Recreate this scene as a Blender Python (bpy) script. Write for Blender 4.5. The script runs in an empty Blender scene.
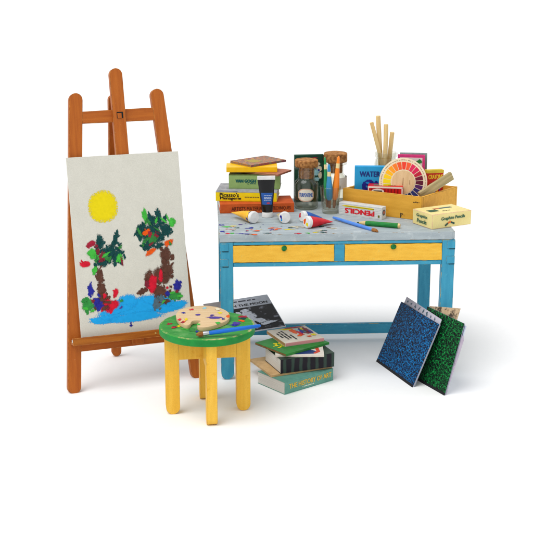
import bpy, bmesh, math, random
from math import sin, cos, pi, radians
from mathutils import Matrix, Vector, noise

scene = bpy.context.scene
C = scene.collection
random.seed(7)

# ---------------------------------------------------------------- camera
cam = bpy.data.cameras.new('camera')
cam_o = bpy.data.objects.new('camera', cam)
C.objects.link(cam_o)
cam_o.location = (0, 0, 2.2268)
cam_o.rotation_euler = (radians(90 - 15.038), 0, 0)
cam.sensor_width = 36
cam.lens = 36 * 1225.5 / 533
cam.clip_start = 0.05
cam.clip_end = 500
scene.camera = cam_o
scene.render.resolution_x = 1024
scene.render.resolution_y = 1024

# ---------------------------------------------------------------- light: a white studio sweep
world = bpy.data.worlds.new('World')
scene.world = world
world.use_nodes = True
bgn = world.node_tree.nodes['Background']
bgn.inputs[0].default_value = (1, 1, 1, 1)
bgn.inputs[1].default_value = 0.80
def softbox(name, energy, angle, elev, azim):
    l = bpy.data.lights.new(name, 'SUN')
    l.energy = energy
    l.angle = radians(angle)
    o = bpy.data.objects.new(name, l)
    C.objects.link(o)
    # azim: compass direction the light comes FROM, 0 = behind the camera, positive = camera left
    d = Vector((-sin(radians(azim)) * cos(radians(elev)), -cos(radians(azim)) * cos(radians(elev)), sin(radians(elev))))
    o.rotation_euler = d.to_track_quat('Z', 'Y').to_euler()
    o.location = d * 6 + Vector((0, 6, 0))
    return o
softbox('key_softbox', 1.85, 42, 62, 48)
scene.cycles.transparent_max_bounces = 40
scene.cycles.max_bounces = 10
scene.view_settings.view_transform = 'Standard'
scene.view_settings.look = 'None'
scene.view_settings.exposure = 0.0
scene.view_settings.gamma = 1.0

# ---------------------------------------------------------------- materials
def lin(c):
    if isinstance(c, str):
        c = tuple(int(c[i:i + 2], 16) for i in (0, 2, 4))
    r = []
    for v in c[:3]:
        v /= 255
        r.append(v / 12.92 if v <= .04045 else ((v + .055) / 1.055) ** 2.4)
    return (*r, 1)

MATS = {}
def mat(name, c1, c2=None, rough=.6, scale=(30, 30, 30), lo=.35, hi=.65, bump=.0, bscale=120, bdist=.002, spec=.2,
        detail=4, fine=.06, c3=None, s3=8, lo3=.62, hi3=.68, coat=0):
    """procedural paint / paper / wood: two noise-mixed tones, an optional third patchy tone, a fine tone noise, bump"""
    if name in MATS:
        return MATS[name]
    m = bpy.data.materials.new(name)
    m.use_nodes = True
    nt = m.node_tree
    N, L = nt.nodes, nt.links
    b = N['Principled BSDF']
    b.inputs['Roughness'].default_value = rough
    b.inputs['Specular IOR Level'].default_value = spec
    if coat:
        b.inputs['Coat Weight'].default_value = coat
        b.inputs['Coat Roughness'].default_value = .15
    tc = N.new('ShaderNodeTexCoord')
    mp = N.new('ShaderNodeMapping')
    mp.inputs['Scale'].default_value = scale
    L.new(tc.outputs['Object'], mp.inputs['Vector'])
    nz = N.new('ShaderNodeTexNoise')
    nz.inputs['Scale'].default_value = 1
    nz.inputs['Detail'].default_value = detail
    L.new(mp.outputs[0], nz.inputs['Vector'])
    rp = N.new('ShaderNodeMapRange')
    rp.inputs['From Min'].default_value = lo
    rp.inputs['From Max'].default_value = hi
    L.new(nz.outputs['Fac'], rp.inputs['Value'])
    mx = N.new('ShaderNodeMix'); mx.data_type = 'RGBA'
    mx.inputs['A'].default_value = lin(c1)
    mx.inputs['B'].default_value = lin(c2 if c2 is not None else c1)
    L.new(rp.outputs[0], mx.inputs['Factor'])
    out = mx.outputs['Result']
    if c3 is not None:
        n3 = N.new('ShaderNodeTexNoise')
        n3.inputs['Scale'].default_value = s3
        n3.inputs['Detail'].default_value = 6
        n3.inputs['Roughness'].default_value = .65
        L.new(tc.outputs['Object'], n3.inputs['Vector'])
        r3 = N.new('ShaderNodeMapRange')
        r3.inputs['From Min'].default_value = lo3
        r3.inputs['From Max'].default_value = hi3
        L.new(n3.outputs['Fac'], r3.inputs['Value'])
        m3 = N.new('ShaderNodeMix'); m3.data_type = 'RGBA'
        L.new(r3.outputs[0], m3.inputs['Factor'])
        L.new(out, m3.inputs['A'])
        m3.inputs['B'].default_value = lin(c3)
        out = m3.outputs['Result']
    if fine:
        nf = N.new('ShaderNodeTexNoise')
        nf.inputs['Scale'].default_value = 260
        nf.inputs['Detail'].default_value = 2
        L.new(tc.outputs['Object'], nf.inputs['Vector'])
        rf = N.new('ShaderNodeMapRange')
        rf.inputs['To Min'].default_value = 1 - fine * 2.2
        rf.inputs['To Max'].default_value = 1 + fine * 2.2
        L.new(nf.outputs['Fac'], rf.inputs['Value'])
        mu = N.new('ShaderNodeVectorMath'); mu.operation = 'SCALE'
        L.new(out, mu.inputs[0])
        L.new(rf.outputs[0], mu.inputs['Scale'])
        out = mu.outputs[0]
    L.new(out, b.inputs['Base Color'])
    if bump:
        nb = N.new('ShaderNodeTexNoise')
        nb.inputs['Scale'].default_value = bscale
        nb.inputs['Detail'].default_value = 3
        L.new(tc.outputs['Object'], nb.inputs['Vector'])
        ad = N.new('ShaderNodeMath'); ad.operation = 'ADD'
        L.new(nb.outputs['Fac'], ad.inputs[0])
        L.new(nz.outputs['Fac'], ad.inputs[1])
        bp = N.new('ShaderNodeBump')
        bp.inputs['Strength'].default_value = bump
        bp.inputs['Distance'].default_value = bdist
        L.new(ad.outputs[0], bp.inputs['Height'])
        L.new(bp.outputs[0], b.inputs['Normal'])
    MATS[name] = m
    return m

def flat(c, rough=.6, coat=0):
    return mat('paint_' + c, c, c, rough=rough, fine=.04, coat=coat)

def crayon(name, c, thr=.5, sc=110):
    """waxy paint: solid inside, broken up by the paper grain towards the stroke's edge"""
    key = 'stroke_%s_%g_%g' % (name, thr, sc)
    if key in MATS:
        return MATS[key]
    m = bpy.data.materials.new(key)
    m.use_nodes = True
    nt = m.node_tree
    N, L = nt.nodes, nt.links
    b = N['Principled BSDF']
    b.inputs['Roughness'].default_value = .55; b.inputs['Specular IOR Level'].default_value = .15
    tc = N.new('ShaderNodeTexCoord')
    n1 = N.new('ShaderNodeTexNoise'); n1.inputs['Scale'].default_value = 70; n1.inputs['Detail'].default_value = 5
    L.new(tc.outputs['Object'], n1.inputs['Vector'])
    mx = N.new('ShaderNodeMix'); mx.data_type = 'RGBA'
    a = lin(c)
    k0, k1 = (.86, 1.1) if name in ('yellow', 'pond') else (.55, 1.45)
    mx.inputs['A'].default_value = tuple(v * k0 for v in a[:3]) + (1,)
    mx.inputs['B'].default_value = tuple(min(1, v * k1 + .004) for v in a[:3]) + (1,)
    L.new(n1.outputs['Fac'], mx.inputs['Factor'])
    L.new(mx.outputs['Result'], b.inputs['Base Color'])
    at = N.new('ShaderNodeAttribute'); at.attribute_name = 'core'
    n2 = N.new('ShaderNodeTexNoise'); n2.inputs['Scale'].default_value = sc; n2.inputs['Detail'].default_value = 4
    n2.inputs['Roughness'].default_value = .7
    L.new(tc.outputs['Object'], n2.inputs['Vector'])
    ad = N.new('ShaderNodeMath'); ad.operation = 'MULTIPLY_ADD'
    L.new(at.outputs['Fac'], ad.inputs[0]); ad.inputs[1].default_value = .38
    L.new(n2.outputs['Fac'], ad.inputs[2])
    gt = N.new('ShaderNodeMapRange'); gt.interpolation_type = 'SMOOTHSTEP'
    gt.inputs['From Min'].default_value = thr + .00; gt.inputs['From Max'].default_value = thr + .16
    L.new(ad.outputs[0], gt.inputs['Value'])
    tr = N.new('ShaderNodeBsdfTransparent')
    ms = N.new('ShaderNodeMixShader')
    L.new(gt.outputs[0], ms.inputs[0])
    L.new(tr.outputs[0], ms.inputs[1])
    L.new(b.outputs[0], ms.inputs[2])
    L.new(ms.outputs[0], N['Material Output'].inputs[0])
    MATS[key] = m
    return m

def glass_mat(name, tint, refl=.12, edge=.8):
    if name in MATS:
        return MATS[name]
    m = bpy.data.materials.new(name)
    m.use_nodes = True
    nt = m.node_tree
    N, L = nt.nodes, nt.links
    for n in list(N):
        if n.type == 'BSDF_PRINCIPLED': N.remove(n)
    lw = N.new('ShaderNodeLayerWeight'); lw.inputs['Blend'].default_value = .35
    cr = N.new('ShaderNodeMix'); cr.data_type = 'RGBA'
    cr.inputs['A'].default_value = lin(tint)
    cr.inputs['B'].default_value = tuple(v * edge for v in lin(tint)[:3]) + (1,)
    L.new(lw.outputs['Facing'], cr.inputs['Factor'])
    tr = N.new('ShaderNodeBsdfTransparent'); L.new(cr.outputs['Result'], tr.inputs[0])
    gl = N.new('ShaderNodeBsdfGlossy'); gl.inputs['Roughness'].default_value = .05
    pw = N.new('ShaderNodeMath'); pw.operation = 'POWER'; pw.inputs[1].default_value = 3
    L.new(lw.outputs['Facing'], pw.inputs[0])
    ms = N.new('ShaderNodeMixShader')
    ad = N.new('ShaderNodeMath'); ad.operation = 'MULTIPLY_ADD'; ad.inputs[1].default_value = .55; ad.inputs[2].default_value = refl * .4
    L.new(pw.outputs[0], ad.inputs[0])
    L.new(ad.outputs[0], ms.inputs[0]); L.new(tr.outputs[0], ms.inputs[1]); L.new(gl.outputs[0], ms.inputs[2])
    L.new(ms.outputs[0], N['Material Output'].inputs[0])
    MATS[name] = m
    return m

def speckle(name, cbase, cbright):
    """marbled portfolio paper: black with torn bright flecks"""
    m = bpy.data.materials.new(name)
    m.use_nodes = True
    nt = m.node_tree
    N, L = nt.nodes, nt.links
    b = N['Principled BSDF']; b.inputs['Roughness'].default_value = .5; b.inputs['Specular IOR Level'].default_value = .15
    tc = N.new('ShaderNodeTexCoord')
    nz = N.new('ShaderNodeTexNoise'); nz.inputs['Scale'].default_value = 115; nz.inputs['Detail'].default_value = 4
    nz.inputs['Roughness'].default_value = .6; nz.inputs['Distortion'].default_value = .9
    L.new(tc.outputs['Object'], nz.inputs['Vector'])
    r = N.new('ShaderNodeValToRGB')
    e = r.color_ramp.elements
    e[0].position = .46; e[0].color = lin('080a10')
    e[1].position = .66; e[1].color = lin(cbright)
    k = r.color_ramp.elements.new(.535); k.color = lin(cbase)
    L.new(nz.outputs['Fac'], r.inputs[0])
    L.new(r.outputs[0], b.inputs['Base Color'])
    MATS[name] = m
    return m

# ---------------------------------------------------------------- mesh helpers
def box(bm, x0, x1, y0, y1, z0, z1, mi=0, M=None):
    vs = [bm.verts.new((x, y, z)) for z in (z0, z1) for y in (y0, y1) for x in (x0, x1)]
    if M is not None:
        for v in vs: v.co = M @ v.co
    for f in ((0, 2, 3, 1), (4, 5, 7, 6), (0, 1, 5, 4), (2, 6, 7, 3), (0, 4, 6, 2), (1, 3, 7, 5)):
        bm.faces.new([vs[i] for i in f]).material_index = mi

def prism(bm, pts, d0, d1, axis='z', mi=0, M=None):
    """outline in the plane, extruded from d0 to d1 along axis"""
    def P(a, b, d):
        v = Vector((a, b, d)) if axis == 'z' else (Vector((a, d, b)) if axis == 'y' else Vector((d, a, b)))
        return M @ v if M is not None else v
    lo = [bm.verts.new(P(a, b, d0)) for a, b in pts]
    hi = [bm.verts.new(P(a, b, d1)) for a, b in pts]
    n = len(pts)
    fs = [bm.faces.new(lo), bm.faces.new(hi[::-1])]
    for i in range(n):
        j = (i + 1) % n
        fs.append(bm.faces.new((lo[j], lo[i], hi[i], hi[j])))
    for f in fs: f.material_index = mi

def stadium(p0, p1, hw, r0=True, r1=True, n=10, hw1=None):
    """outline of a slat from p0 to p1, rounded at either end"""
    hw1 = hw if hw1 is None else hw1
    p0, p1 = Vector(p0), Vector(p1)
    d = (p1 - p0).normalized(); s = Vector((d.y, -d.x))
    pts = []
    if r0:
        c = p0 + d * hw
        pts += [tuple(c - s * hw * cos(t) - d * hw * sin(t)) for t in [pi * i / n for i in range(n + 1)]]
    else:
        pts += [tuple(p0 - s * hw), tuple(p0 + s * hw)]
    if r1:
        c = p1 - d * hw1
        pts += [tuple(c + s * hw1 * cos(t) + d * hw1 * sin(t)) for t in [pi * i / n for i in range(n + 1)]]
    else:
        pts += [tuple(p1 + s * hw1), tuple(p1 - s * hw1)]
    return pts

def lathe(bm, prof, seg=40, M=None, mi=0, cap0=True, cap1=True):
    rings = []
    for r, z in prof:
        rings.append([bm.verts.new((M @ Vector((r * cos(2 * pi * i / seg), r * sin(2 * pi * i / seg), z))) if M is not None else
                                   Vector((r * cos(2 * pi * i / seg), r * sin(2 * pi * i / seg), z))) for i in range(seg)])
    for a, b in zip(rings, rings[1:]):
        for i in range(seg):
            j = (i + 1) % seg
            bm.faces.new((a[i], a[j], b[j], b[i])).material_index = mi
    if cap0: bm.faces.new(rings[0][::-1]).material_index = mi
    if cap1: bm.faces.new(rings[-1]).material_index = mi

def aim(p0, p1):
    """matrix whose +z runs from p0 to p1"""
    d = Vector(p1) - Vector(p0)
    return Matrix.Translation(Vector(p0)) @ d.to_track_quat('Z', 'Y').to_matrix().to_4x4(), d.length

def finish(bm, bevel=0, edge_mat=None, smooth=False, wob=0):
    bmesh.ops.recalc_face_normals(bm, faces=bm.faces)
    if bevel:
        es = [e for e in bm.edges if len(e.link_faces) == 2 and e.calc_face_angle(0) > radians(35)]
        bmesh.ops.bevel(bm, geom=es, offset=bevel, segments=2, affect='EDGES', profile=.6,
                        material=-1 if edge_mat is None else edge_mat, clamp_overlap=True)
    if wob:
        for v in bm.verts:
            v.co += noise.noise_vector(v.co * 9) * wob
    for f in bm.faces:
        f.smooth = smooth

def obj(name, bm, mats, parent=None, bevel=0, edge_mat=None, smooth=False, label=None, wob=0, auto=False):
    finish(bm, bevel, edge_mat, smooth, wob)
    me = bpy.data.meshes.new(name)
    bm.to_mesh(me); bm.free()
    if not isinstance(mats, (list, tuple)): mats = [mats]
    for m in mats: me.materials.append(m)
    if auto:
        for p in me.polygons: p.use_smooth = True
        me.set_sharp_from_angle(angle=radians(38))
    o = bpy.data.objects.new(name, me)
    C.objects.link(o)
    if parent is not None: o.parent = parent
    if label: o['label'] = label
    return o

def tag(o, label, cat, group=None):
    o['label'] = label; o['category'] = cat
    if group: o['group'] = group
    return o

def thing(name, label, cat, M, group=None):
    o = bpy.data.objects.new(name, None)
    o.empty_display_size = .05
    C.objects.link(o)
    o.matrix_world = M
    return tag(o, label, cat, group)

def frame(x, y, z, yaw=0):
    return Matrix.Translation((x, y, z)) @ Matrix.Rotation(radians(yaw), 4, 'Z')

def lean_frame(x, y, psi, al, z=0):
    """x along the foot, z up the leaning face, y into its back"""
    u = Vector((cos(psi), sin(psi), 0)); bk = Vector((-sin(psi), cos(psi), 0))
    w = bk * sin(al) + Vector((0, 0, cos(al)))
    n = u.cross(w)
    return Matrix(((u.x, -n.x, w.x, x), (u.y, -n.y, w.y, y), (u.z, -n.z, w.z, z), (0, 0, 0, 1)))

FRONT = Matrix.Rotation(radians(90), 4, 'X')      # text plane XY -> faces -y, upright

def text(name, s, w, h, M, m, parent, bold=.02, shear=0, thick=0.0006, label=None, space=1.0):
    """real lettering fitted in a w x h box centred on M's origin"""
    cu = bpy.data.curves.new('lettering', 'FONT')
    cu.body = s; cu.offset = 0; cu.shear = shear; cu.align_x = 'CENTER'
    cu.space_character = space; cu.space_line = .85
    cu.resolution_u = 3
    t = bpy.data.objects.new('lettering', cu)
    C.objects.link(t)
    dg = bpy.context.evaluated_depsgraph_get()
    me = bpy.data.meshes.new_from_object(t.evaluated_get(dg))
    bpy.data.objects.remove(t); bpy.data.curves.remove(cu)
    xs = [v.co.x for v in me.vertices]; ys = [v.co.y for v in me.vertices]
    cx, cy = (min(xs) + max(xs)) / 2, (min(ys) + max(ys)) / 2
    kx, ky = w / (max(xs) - min(xs)), h / (max(ys) - min(ys))
    for v in me.vertices:
        v.co = M @ Vector(((v.co.x - cx) * kx, (v.co.y - cy) * ky, thick))
    if bold > .01:      # heavier strokes: the same outlines again, a hair to each side
        bm = bmesh.new(); bm.from_mesh(me); g0 = list(bm.verts) + list(bm.edges) + list(bm.faces)
        n = max(1, sum(1 for c in s if c.strip()) / (s.count(chr(10)) + 1)); f = bold * w / n * 2.6
        R3 = M.to_3x3()
        for q, (dx, dy) in enumerate(((f, 0), (-f, 0), (f * .5, f * .45), (-f * .5, -f * .45))):
            g = bmesh.ops.duplicate(bm, geom=g0)['geom']
            off = R3 @ Vector((dx, dy, -.00004 * (q + 1)))
            for e in g:
                if isinstance(e, bmesh.types.BMVert): e.co += off
        bm.to_mesh(me); bm.free()
    me.materials.clear(); me.materials.append(m)
    o = bpy.data.objects.new(name, me)
    C.objects.link(o); o.parent = parent
    if label: o['label'] = label
    return o

def smallprint(bm, x0, x1, y, h, M, mi=0, seed=0, d=.0006):
    """a line of print too small to read: word-long dashes"""
    r = random.Random(seed)
    x = x0
    while x < x1 - h:
        w = h * r.uniform(1.2, 4)
        w = min(w, x1 - x)
        vs = [bm.verts.new(M @ Vector(p)) for p in ((x, y - h / 2, d), (x + w, y - h / 2, d), (x + w, y + h / 2, d), (x, y + h / 2, d))]
        bm.faces.new(vs).material_index = mi
        x += w + h * .55

def blob(bm, lay, a, b, rx, ry, ang, M, d, mi, seed, rag=.16, n=36):
    """one dab of paint, ragged rim, 'core' attribute 1 inside and 0 at the rim"""
    r = random.Random(seed)
    t0 = radians(ang); ph = r.uniform(0, 99)
    def pt(k, f):
        t = 2 * pi * k / n
        q = 1 + rag * noise.noise(Vector((cos(t) * 1.3, sin(t) * 1.3, ph))) * 1.6 + rag * .5 * noise.noise(Vector((cos(t) * 5, sin(t) * 5, ph + 7)))
        x, y = rx * q * f * cos(t), ry * q * f * sin(t)
        return M @ Vector((a + x * cos(t0) - y * sin(t0), b + x * sin(t0) + y * cos(t0), d))
    c = bm.verts.new(M @ Vector((a, b, d))); c[lay] = 1.1
    R1 = [bm.verts.new(pt(k, .62)) for k in range(n)]
    R2 = [bm.verts.new(pt(k, 1.08)) for k in range(n)]
    for v in R1: v[lay] = .8
    for v in R2: v[lay] = -.15
    for k in range(n):
        j = (k + 1) % n
        bm.faces.new((c, R1[k], R1[j])).material_index = mi
        bm.faces.new((R1[k], R2[k], R2[j], R1[j])).material_index = mi

PAINTS = dict(yellow='e0cc06', teal='04403f', crimson='9c1c34', red='c8102c', leaf='3fae3c', wine='7a2030', brown='58362a',
              green='2f7a38', orange='f05408', navy='22268c', grass='2e8a3c', smoke='4c6470', purple='4c3490', sky='8fc0c8', cream='dcd0b4', blue='1e8cd0')
def dabs(name, lst, parent, M, d0, thr=.5, sc=110, step=.00012, rag=.22, label=None):
    bm = bmesh.new(); lay = bm.verts.layers.float.new('core')
    names = []
    for i, (c, a, b, rx, ry, ang) in enumerate(lst):
        if c not in names: names.append(c)
        blob(bm, lay, a, b, rx, ry, ang, M, d0 + i * step, names.index(c), i * 7 + len(lst), rag)
    o = obj(name, bm, [crayon(n, PAINTS[n], thr, sc) for n in names], parent, label=label)
    return o
def each_dab(name, lst, parent, M, d0, thr=.5, sc=110, step=.00012, rag=.22, multi=0):
    for i, (c, a, b, rx, ry, ang) in enumerate(lst):
        bm = bmesh.new(); lay = bm.verts.layers.float.new('core')
        blob(bm, lay, a, b, rx * (.98 if multi else 1), ry * (.98 if multi else 1), ang, M, d0 + i * step, 0, i * 7 + len(lst), rag)
        r = random.Random(i * 31 + 5)
        for k in range(multi):
            t = r.uniform(0, 2 * pi); q = r.uniform(.45, .98); t0 = radians(ang)
            x, y = rx * q * cos(t), ry * q * sin(t); m_ = (rx * ry) ** .5
            blob(bm, lay, a + x * cos(t0) - y * sin(t0), b + x * sin(t0) + y * cos(t0), m_ * r.uniform(.25, .5), m_ * r.uniform(.12, .28), ang + r.uniform(40, 140), M, d0 + i * step + step * (k + 1) / (multi + 2), 0, i * 53 + k, rag)
        obj(name, bm, [crayon(c, PAINTS[c], thr, sc)], parent)
PAINT= [('yellow', 0.166, 0.64, 0.0749, 0.078, 0), ('teal', 0.134, 0.464, 0.025, 0.0493, 0), ('teal', 0.211, 0.463, 0.0158, 0.0547, -30), ('teal', 0.182, 0.402, 0.0525, 0.0465, 0), ('teal', 0.219, 0.382, 0.0368, 0.0465, -20), ('teal', 0.139, 0.366, 0.0499, 0.0356, 0), ('crimson', 0.089, 0.457, 0.0315, 0.0178, 15), ('red', 0.051, 0.358, 0.0328, 0.0164, 0), ('leaf', 0.095, 0.406, 0.0315, 0.0301, 0), ('wine', 0.14, 0.386, 0.021, 0.0328, -30), ('leaf', 0.228, 0.369, 0.0197, 0.0246, 0), ('leaf', 0.096, 0.321, 0.0131, 0.0274, -20), ('brown', 0.121, 0.288, 0.021, 0.0616, 0), ('brown', 0.125, 0.221, 0.0263, 0.0479, -5), ('brown', 0.134, 0.169, 0.042, 0.0301, 0), ('teal', 0.45, 0.562, 0.0197, 0.0493, 5), ('teal', 0.408, 0.552, 0.0263, 0.041, 0), ('teal', 0.48, 0.549, 0.0118, 0.0356, -20), ('teal', 0.357, 0.495, 0.0394, 0.0465, 0), ('teal', 0.408, 0.478, 0.0683, 0.0657, 0), ('teal', 0.482, 0.499, 0.0394, 0.041, 0), ('teal', 0.376, 0.42, 0.0341, 0.0219, 0), ('leaf', 0.379, 0.576, 0.0158, 0.041, 5), ('leaf', 0.519, 0.532, 0.021, 0.0274, -15), ('green', 0.41, 0.46, 0.0315, 0.0328, 0), ('orange', 0.379, 0.494, 0.0263, 0.0164, 35), ('wine', 0.433, 0.476, 0.0144, 0.0164, 0), ('brown', 0.472, 0.368, 0.0368, 0.0547, 0), ('brown', 0.467, 0.283, 0.042, 0.0616, -5), ('brown', 0.43, 0.259, 0.042, 0.0616, 0), ('brown', 0.424, 0.185, 0.0447, 0.041, 0), ('orange', 0.493, 0.43, 0.0289, 0.0178, 15), ('orange', 0.394, 0.391, 0.0341, 0.0137, 30), ('brown', 0.379, 0.25, 0.0394, 0.0547, 0), ('brown', 0.333, 0.193, 0.0368, 0.0164, 15), ('red', 0.388, 0.225, 0.0289, 0.0493, -10), ('red', 0.436, 0.264, 0.0118, 0.0356, -5), ('navy', 0.067, 0.226, 0.0184, 0.041, 5), ('grass', 0.048, 0.151, 0.0368, 0.041, 0), ('navy', 0.102, 0.143, 0.0289, 0.0274, 0), ('red', 0.194, 0.198, 0.0131, 0.0301, -15), ('red', 0.161, 0.137, 0.0473, 0.0356, 15), ('smoke', 0.405, 0.123, 0.0263, 0.0356, 0), ('navy', 0.52, 0.203, 0.0236, 0.0383, -5), ('grass', 0.501, 0.155, 0.0447, 0.0274, 0), ('navy', 0.467, 0.168, 0.0158, 0.0164, 0), ('navy', 0.26, 0.025, 0.0105, 0.0068, 0), ('navy', 0.26, 0.035, 0.0039, 0.0137, 0)]
WATER= [(0.206, 0.18), (0.288, 0.178), (0.355, 0.162), (0.452, 0.146), (0.519, 0.118), (0.561, 0.104), (0.556, 0.084), (0.473, 0.065), (0.415, 0.044), (0.318, 0.047), (0.262, 0.043), (0.194, 0.044), (0.113, 0.052), (0.054, 0.068), (0.063, 0.091), (0.131, 0.1), (0.199, 0.106)]
TABLE_SPLATS= [('navy', 0.008, 0.215, 0.0135, 0.0241, 0), ('leaf', 0.034, 0.175, 0.0192, 0.021, 0), ('yellow', 0.073, 0.19, 0.0173, 0.012, 10), ('teal', 0.09, 0.146, 0.0154, 0.012, 10), ('navy', 0.152, 0.135, 0.0212, 0.018, 10), ('navy', 0.012, 0.067, 0.0135, 0.0241, -20), ('red', 0.04, 0.024, 0.0135, 0.012, 0), ('navy', 0.128, 0.011, 0.0327, 0.012, 0), ('orange', 0.175, -0.003, 0.0154, 0.015, -10), ('teal', 0.233, 0.018, 0.0212, 0.012, 0), ('purple', 0.266, 0.091, 0.0135, 0.015, 20), ('orange', 0.293, 0.11, 0.0154, 0.015, 10), ('yellow', 0.35, 0.094, 0.025, 0.015, 10), ('navy', 0.103, 0.013, 0.025, 0.009, 0), ('leaf', 0.065, 0.027, 0.0154, 0.012, 0), ('red', 0.393, 0.006, 0.0148, 0.0132, 0), ('leaf', 0.444, 0.013, 0.0148, 0.0132, 0), ('yellow', 0.487, 0.024, 0.0169, 0.0132, 10), ('teal', 0.528, 0.062, 0.0191, 0.0198, 10), ('teal', 0.527, 0.017, 0.0169, 0.0132, 0), ('yellow', 0.537, 0.212, 0.0106, 0.0099, 30), ('purple', 0.11, 0.22, 0.0148, 0.0132, 20), ('orange', 0.306, 0.116, 0.0148, 0.0132, 0), ('navy', 0.161, 0.138, 0.0148, 0.0232, 0), ('teal', 0.531, 0.15, 0.0148, 0.0198, 0), ('brown', 0.562, 0.135, 0.0148, 0.0099, 0)]
SEAT_SPLATS= [('crimson', -0.182, 0.009, 0.0132, 0.0177, 0), ('wine', -0.151, -0.04, 0.0176, 0.0177, 0), ('yellow', -0.128, -0.026, 0.0132, 0.0177, 0), ('leaf', -0.096, -0.064, 0.022, 0.0213, -20), ('green', -0.063, -0.092, 0.0154, 0.0213, 0), ('navy', -0.042, -0.109, 0.0088, 0.0142, 0), ('purple', 0.136, 0.016, 0.0198, 0.0213, -30), ('orange', 0.167, 0.052, 0.0132, 0.0213, 40), ('crimson', 0.17, 0.124, 0.022, 0.0177, 20), ('navy', 0.13, -0.012, 0.0286, 0.0142, 0), ('teal', 0.171, 0.091, 0.0154, 0.0142, 0), ('red', -0.158, -0.054, 0.011, 0.0106, 0)]
PAL_SPLATS= [('red', -0.082, 0.186, 0.0152, 0.0175, 0), ('sky', -0.019, 0.213, 0.0131, 0.0175, 0), ('yellow', 0.061, 0.13, 0.0131, 0.0175, 0), ('navy', -0.119, 0.13, 0.0141, 0.014, 10), ('purple', -0.049, 0.093, 0.0174, 0.014, 0), ('purple', 0.034, 0.05, 0.0413, 0.021, -5), ('orange', 0.102, 0.068, 0.0098, 0.0281, 0), ('leaf', 0.057, -0.039, 0.0131, 0.0246, 0), ('leaf', -0.035, -0.057, 0.0087, 0.021, 0), ('red', -0.129, 0.017, 0.0098, 0.0175, 0), ('orange', -0.107, -0.015, 0.0087, 0.0175, 0), ('yellow', -0.099, 0.021, 0.0087, 0.021, 0), ('crimson', -0.112, -0.025, 0.0087, 0.014, 0), ('cream', 0.045, 0.19, 0.0152, 0.0175, 0), ('purple', 0.022, 0.086, 0.0109, 0.014, 0), ('navy', 0.078, 0.028, 0.0087, 0.014, 0)]
PAL= [(-0.156, 0.093), (-0.147, 0.174), (-0.112, 0.227), (-0.058, 0.258), (0.003, 0.258), (0.061, 0.22), (0.099, 0.155), (0.11, 0.093), (0.105, 0.027), (0.085, -0.015), (0.055, -0.054), (0.024, -0.085), (-0.007, -0.102), (-0.03, -0.099), (-0.043, -0.071), (-0.042, -0.033), (-0.027, -0.008), (-0.032, 0.013), (-0.05, 0.013), (-0.066, 0.006), (-0.073, -0.019), (-0.073, -0.05), (-0.088, -0.071), (-0.11, -0.05), (-0.135, -0.001)]
# ---------------------------------------------------------------- setting
bm = bmesh.new()
vs = [bm.verts.new(p) for p in ((-90, -60, 0), (90, -60, 0), (90, 160, 0), (-90, 160, 0))]
bm.faces.new(vs)
floor = obj('floor', bm, mat('white_sweep', 'f6f6f6', 'f5f5f5', rough=.9, spec=.1, fine=0))
floor['kind'] = 'structure'

# ---------------------------------------------------------------- shared materials
M_EASEL = mat('easel_wood', 'b26018', 'a0500e', rough=.5, scale=(60, 60, 5), bump=.25, bscale=220, c3='e0c4a0', s3=75, lo3=.69, hi3=.73, spec=.3)
M_EDGE_E = mat('easel_edge', '8a4a1e', 'b87838', rough=.6, scale=(40, 40, 40))
M_BAR = mat('easel_wood_bar', 'b26018', 'a0500e', rough=.5, scale=(5, 60, 60), bump=.25, bscale=220, c3='e0c4a0', s3=75, lo3=.69, hi3=.73, spec=.3)
M_LEDGE = mat('ledge_wood', 'a4601c', '8a4812', rough=.45, scale=(5, 60, 60), bump=.25, c3='6a3a10', s3=18, lo3=.62, hi3=.7)
M_BLUE = mat('blue_paint', '429ab8', '368cac', rough=.5, scale=(40, 40, 8), bump=.25, bscale=160, c3='4ea2bc', s3=30, lo3=.6, hi3=.72)
M_BLUE_EDGE = mat('worn_blue_edge', '2c7c98', '9a9468', rough=.6, scale=(28, 28, 28), lo=.5, hi=.62)
M_BLUE_X = mat('blue_paint_rail', '429ab8', '368cac', rough=.5, scale=(8, 40, 40), bump=.25, bscale=160, c3='4ea2bc', s3=30, lo3=.6, hi3=.72)
M_TOP = mat('grey_paint', 'a9b4b8', '98a3a9', rough=.55, scale=(6, 60, 30), bump=.3, bscale=140, c3='b9c2c4', s3=20, lo3=.55, hi3=.7)
M_TOP_EDGE = mat('worn_grey_edge', 'a2acb0', '8f7858', rough=.6, scale=(22, 22, 22), lo=.52, hi=.62)
M_YEL = mat('drawer_yellow', 'ecba44', 'e4ae38', rough=.5, scale=(14, 60, 60), bump=.2, bscale=150, c3='d8bc5c', s3=34, lo3=.6, hi3=.74)
M_DARKGAP = mat('dark_gap', '1a2c30', '0e1618', rough=.9)
M_KNOB = mat('green_knob', '1f7a3a', '0f5c2c', rough=.4, scale=(60, 60, 60), bump=.4)
M_STOOL = mat('stool_yellow', 'ecbc48', 'e4b03a', rough=.45, scale=(60, 60, 6), bump=.22, bscale=180, c3='d89a26', s3=20, lo3=.6, hi3=.76)
M_STOOL_EDGE = mat('stool_worn_edge', 'dca42c', 'a88a4c', rough=.6, scale=(30, 30, 30), lo=.5, hi=.64)
M_SEAT = mat('seat_green', '3f9440', '2c8238', rough=.5, scale=(9, 40, 40), bump=.25, bscale=150, c3='68a45c', s3=13, lo3=.52, hi3=.7)
M_SEAT_SIDE = mat('seat_green_rim', '1f8a3a', '187a34', rough=.45, scale=(20, 20, 20), bump=.2)
M_SEAT_EDGE = mat('seat_worn_edge', '3f9440', 'b4ac74', rough=.6, scale=(30, 30, 30), lo=.48, hi=.62)
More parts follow.
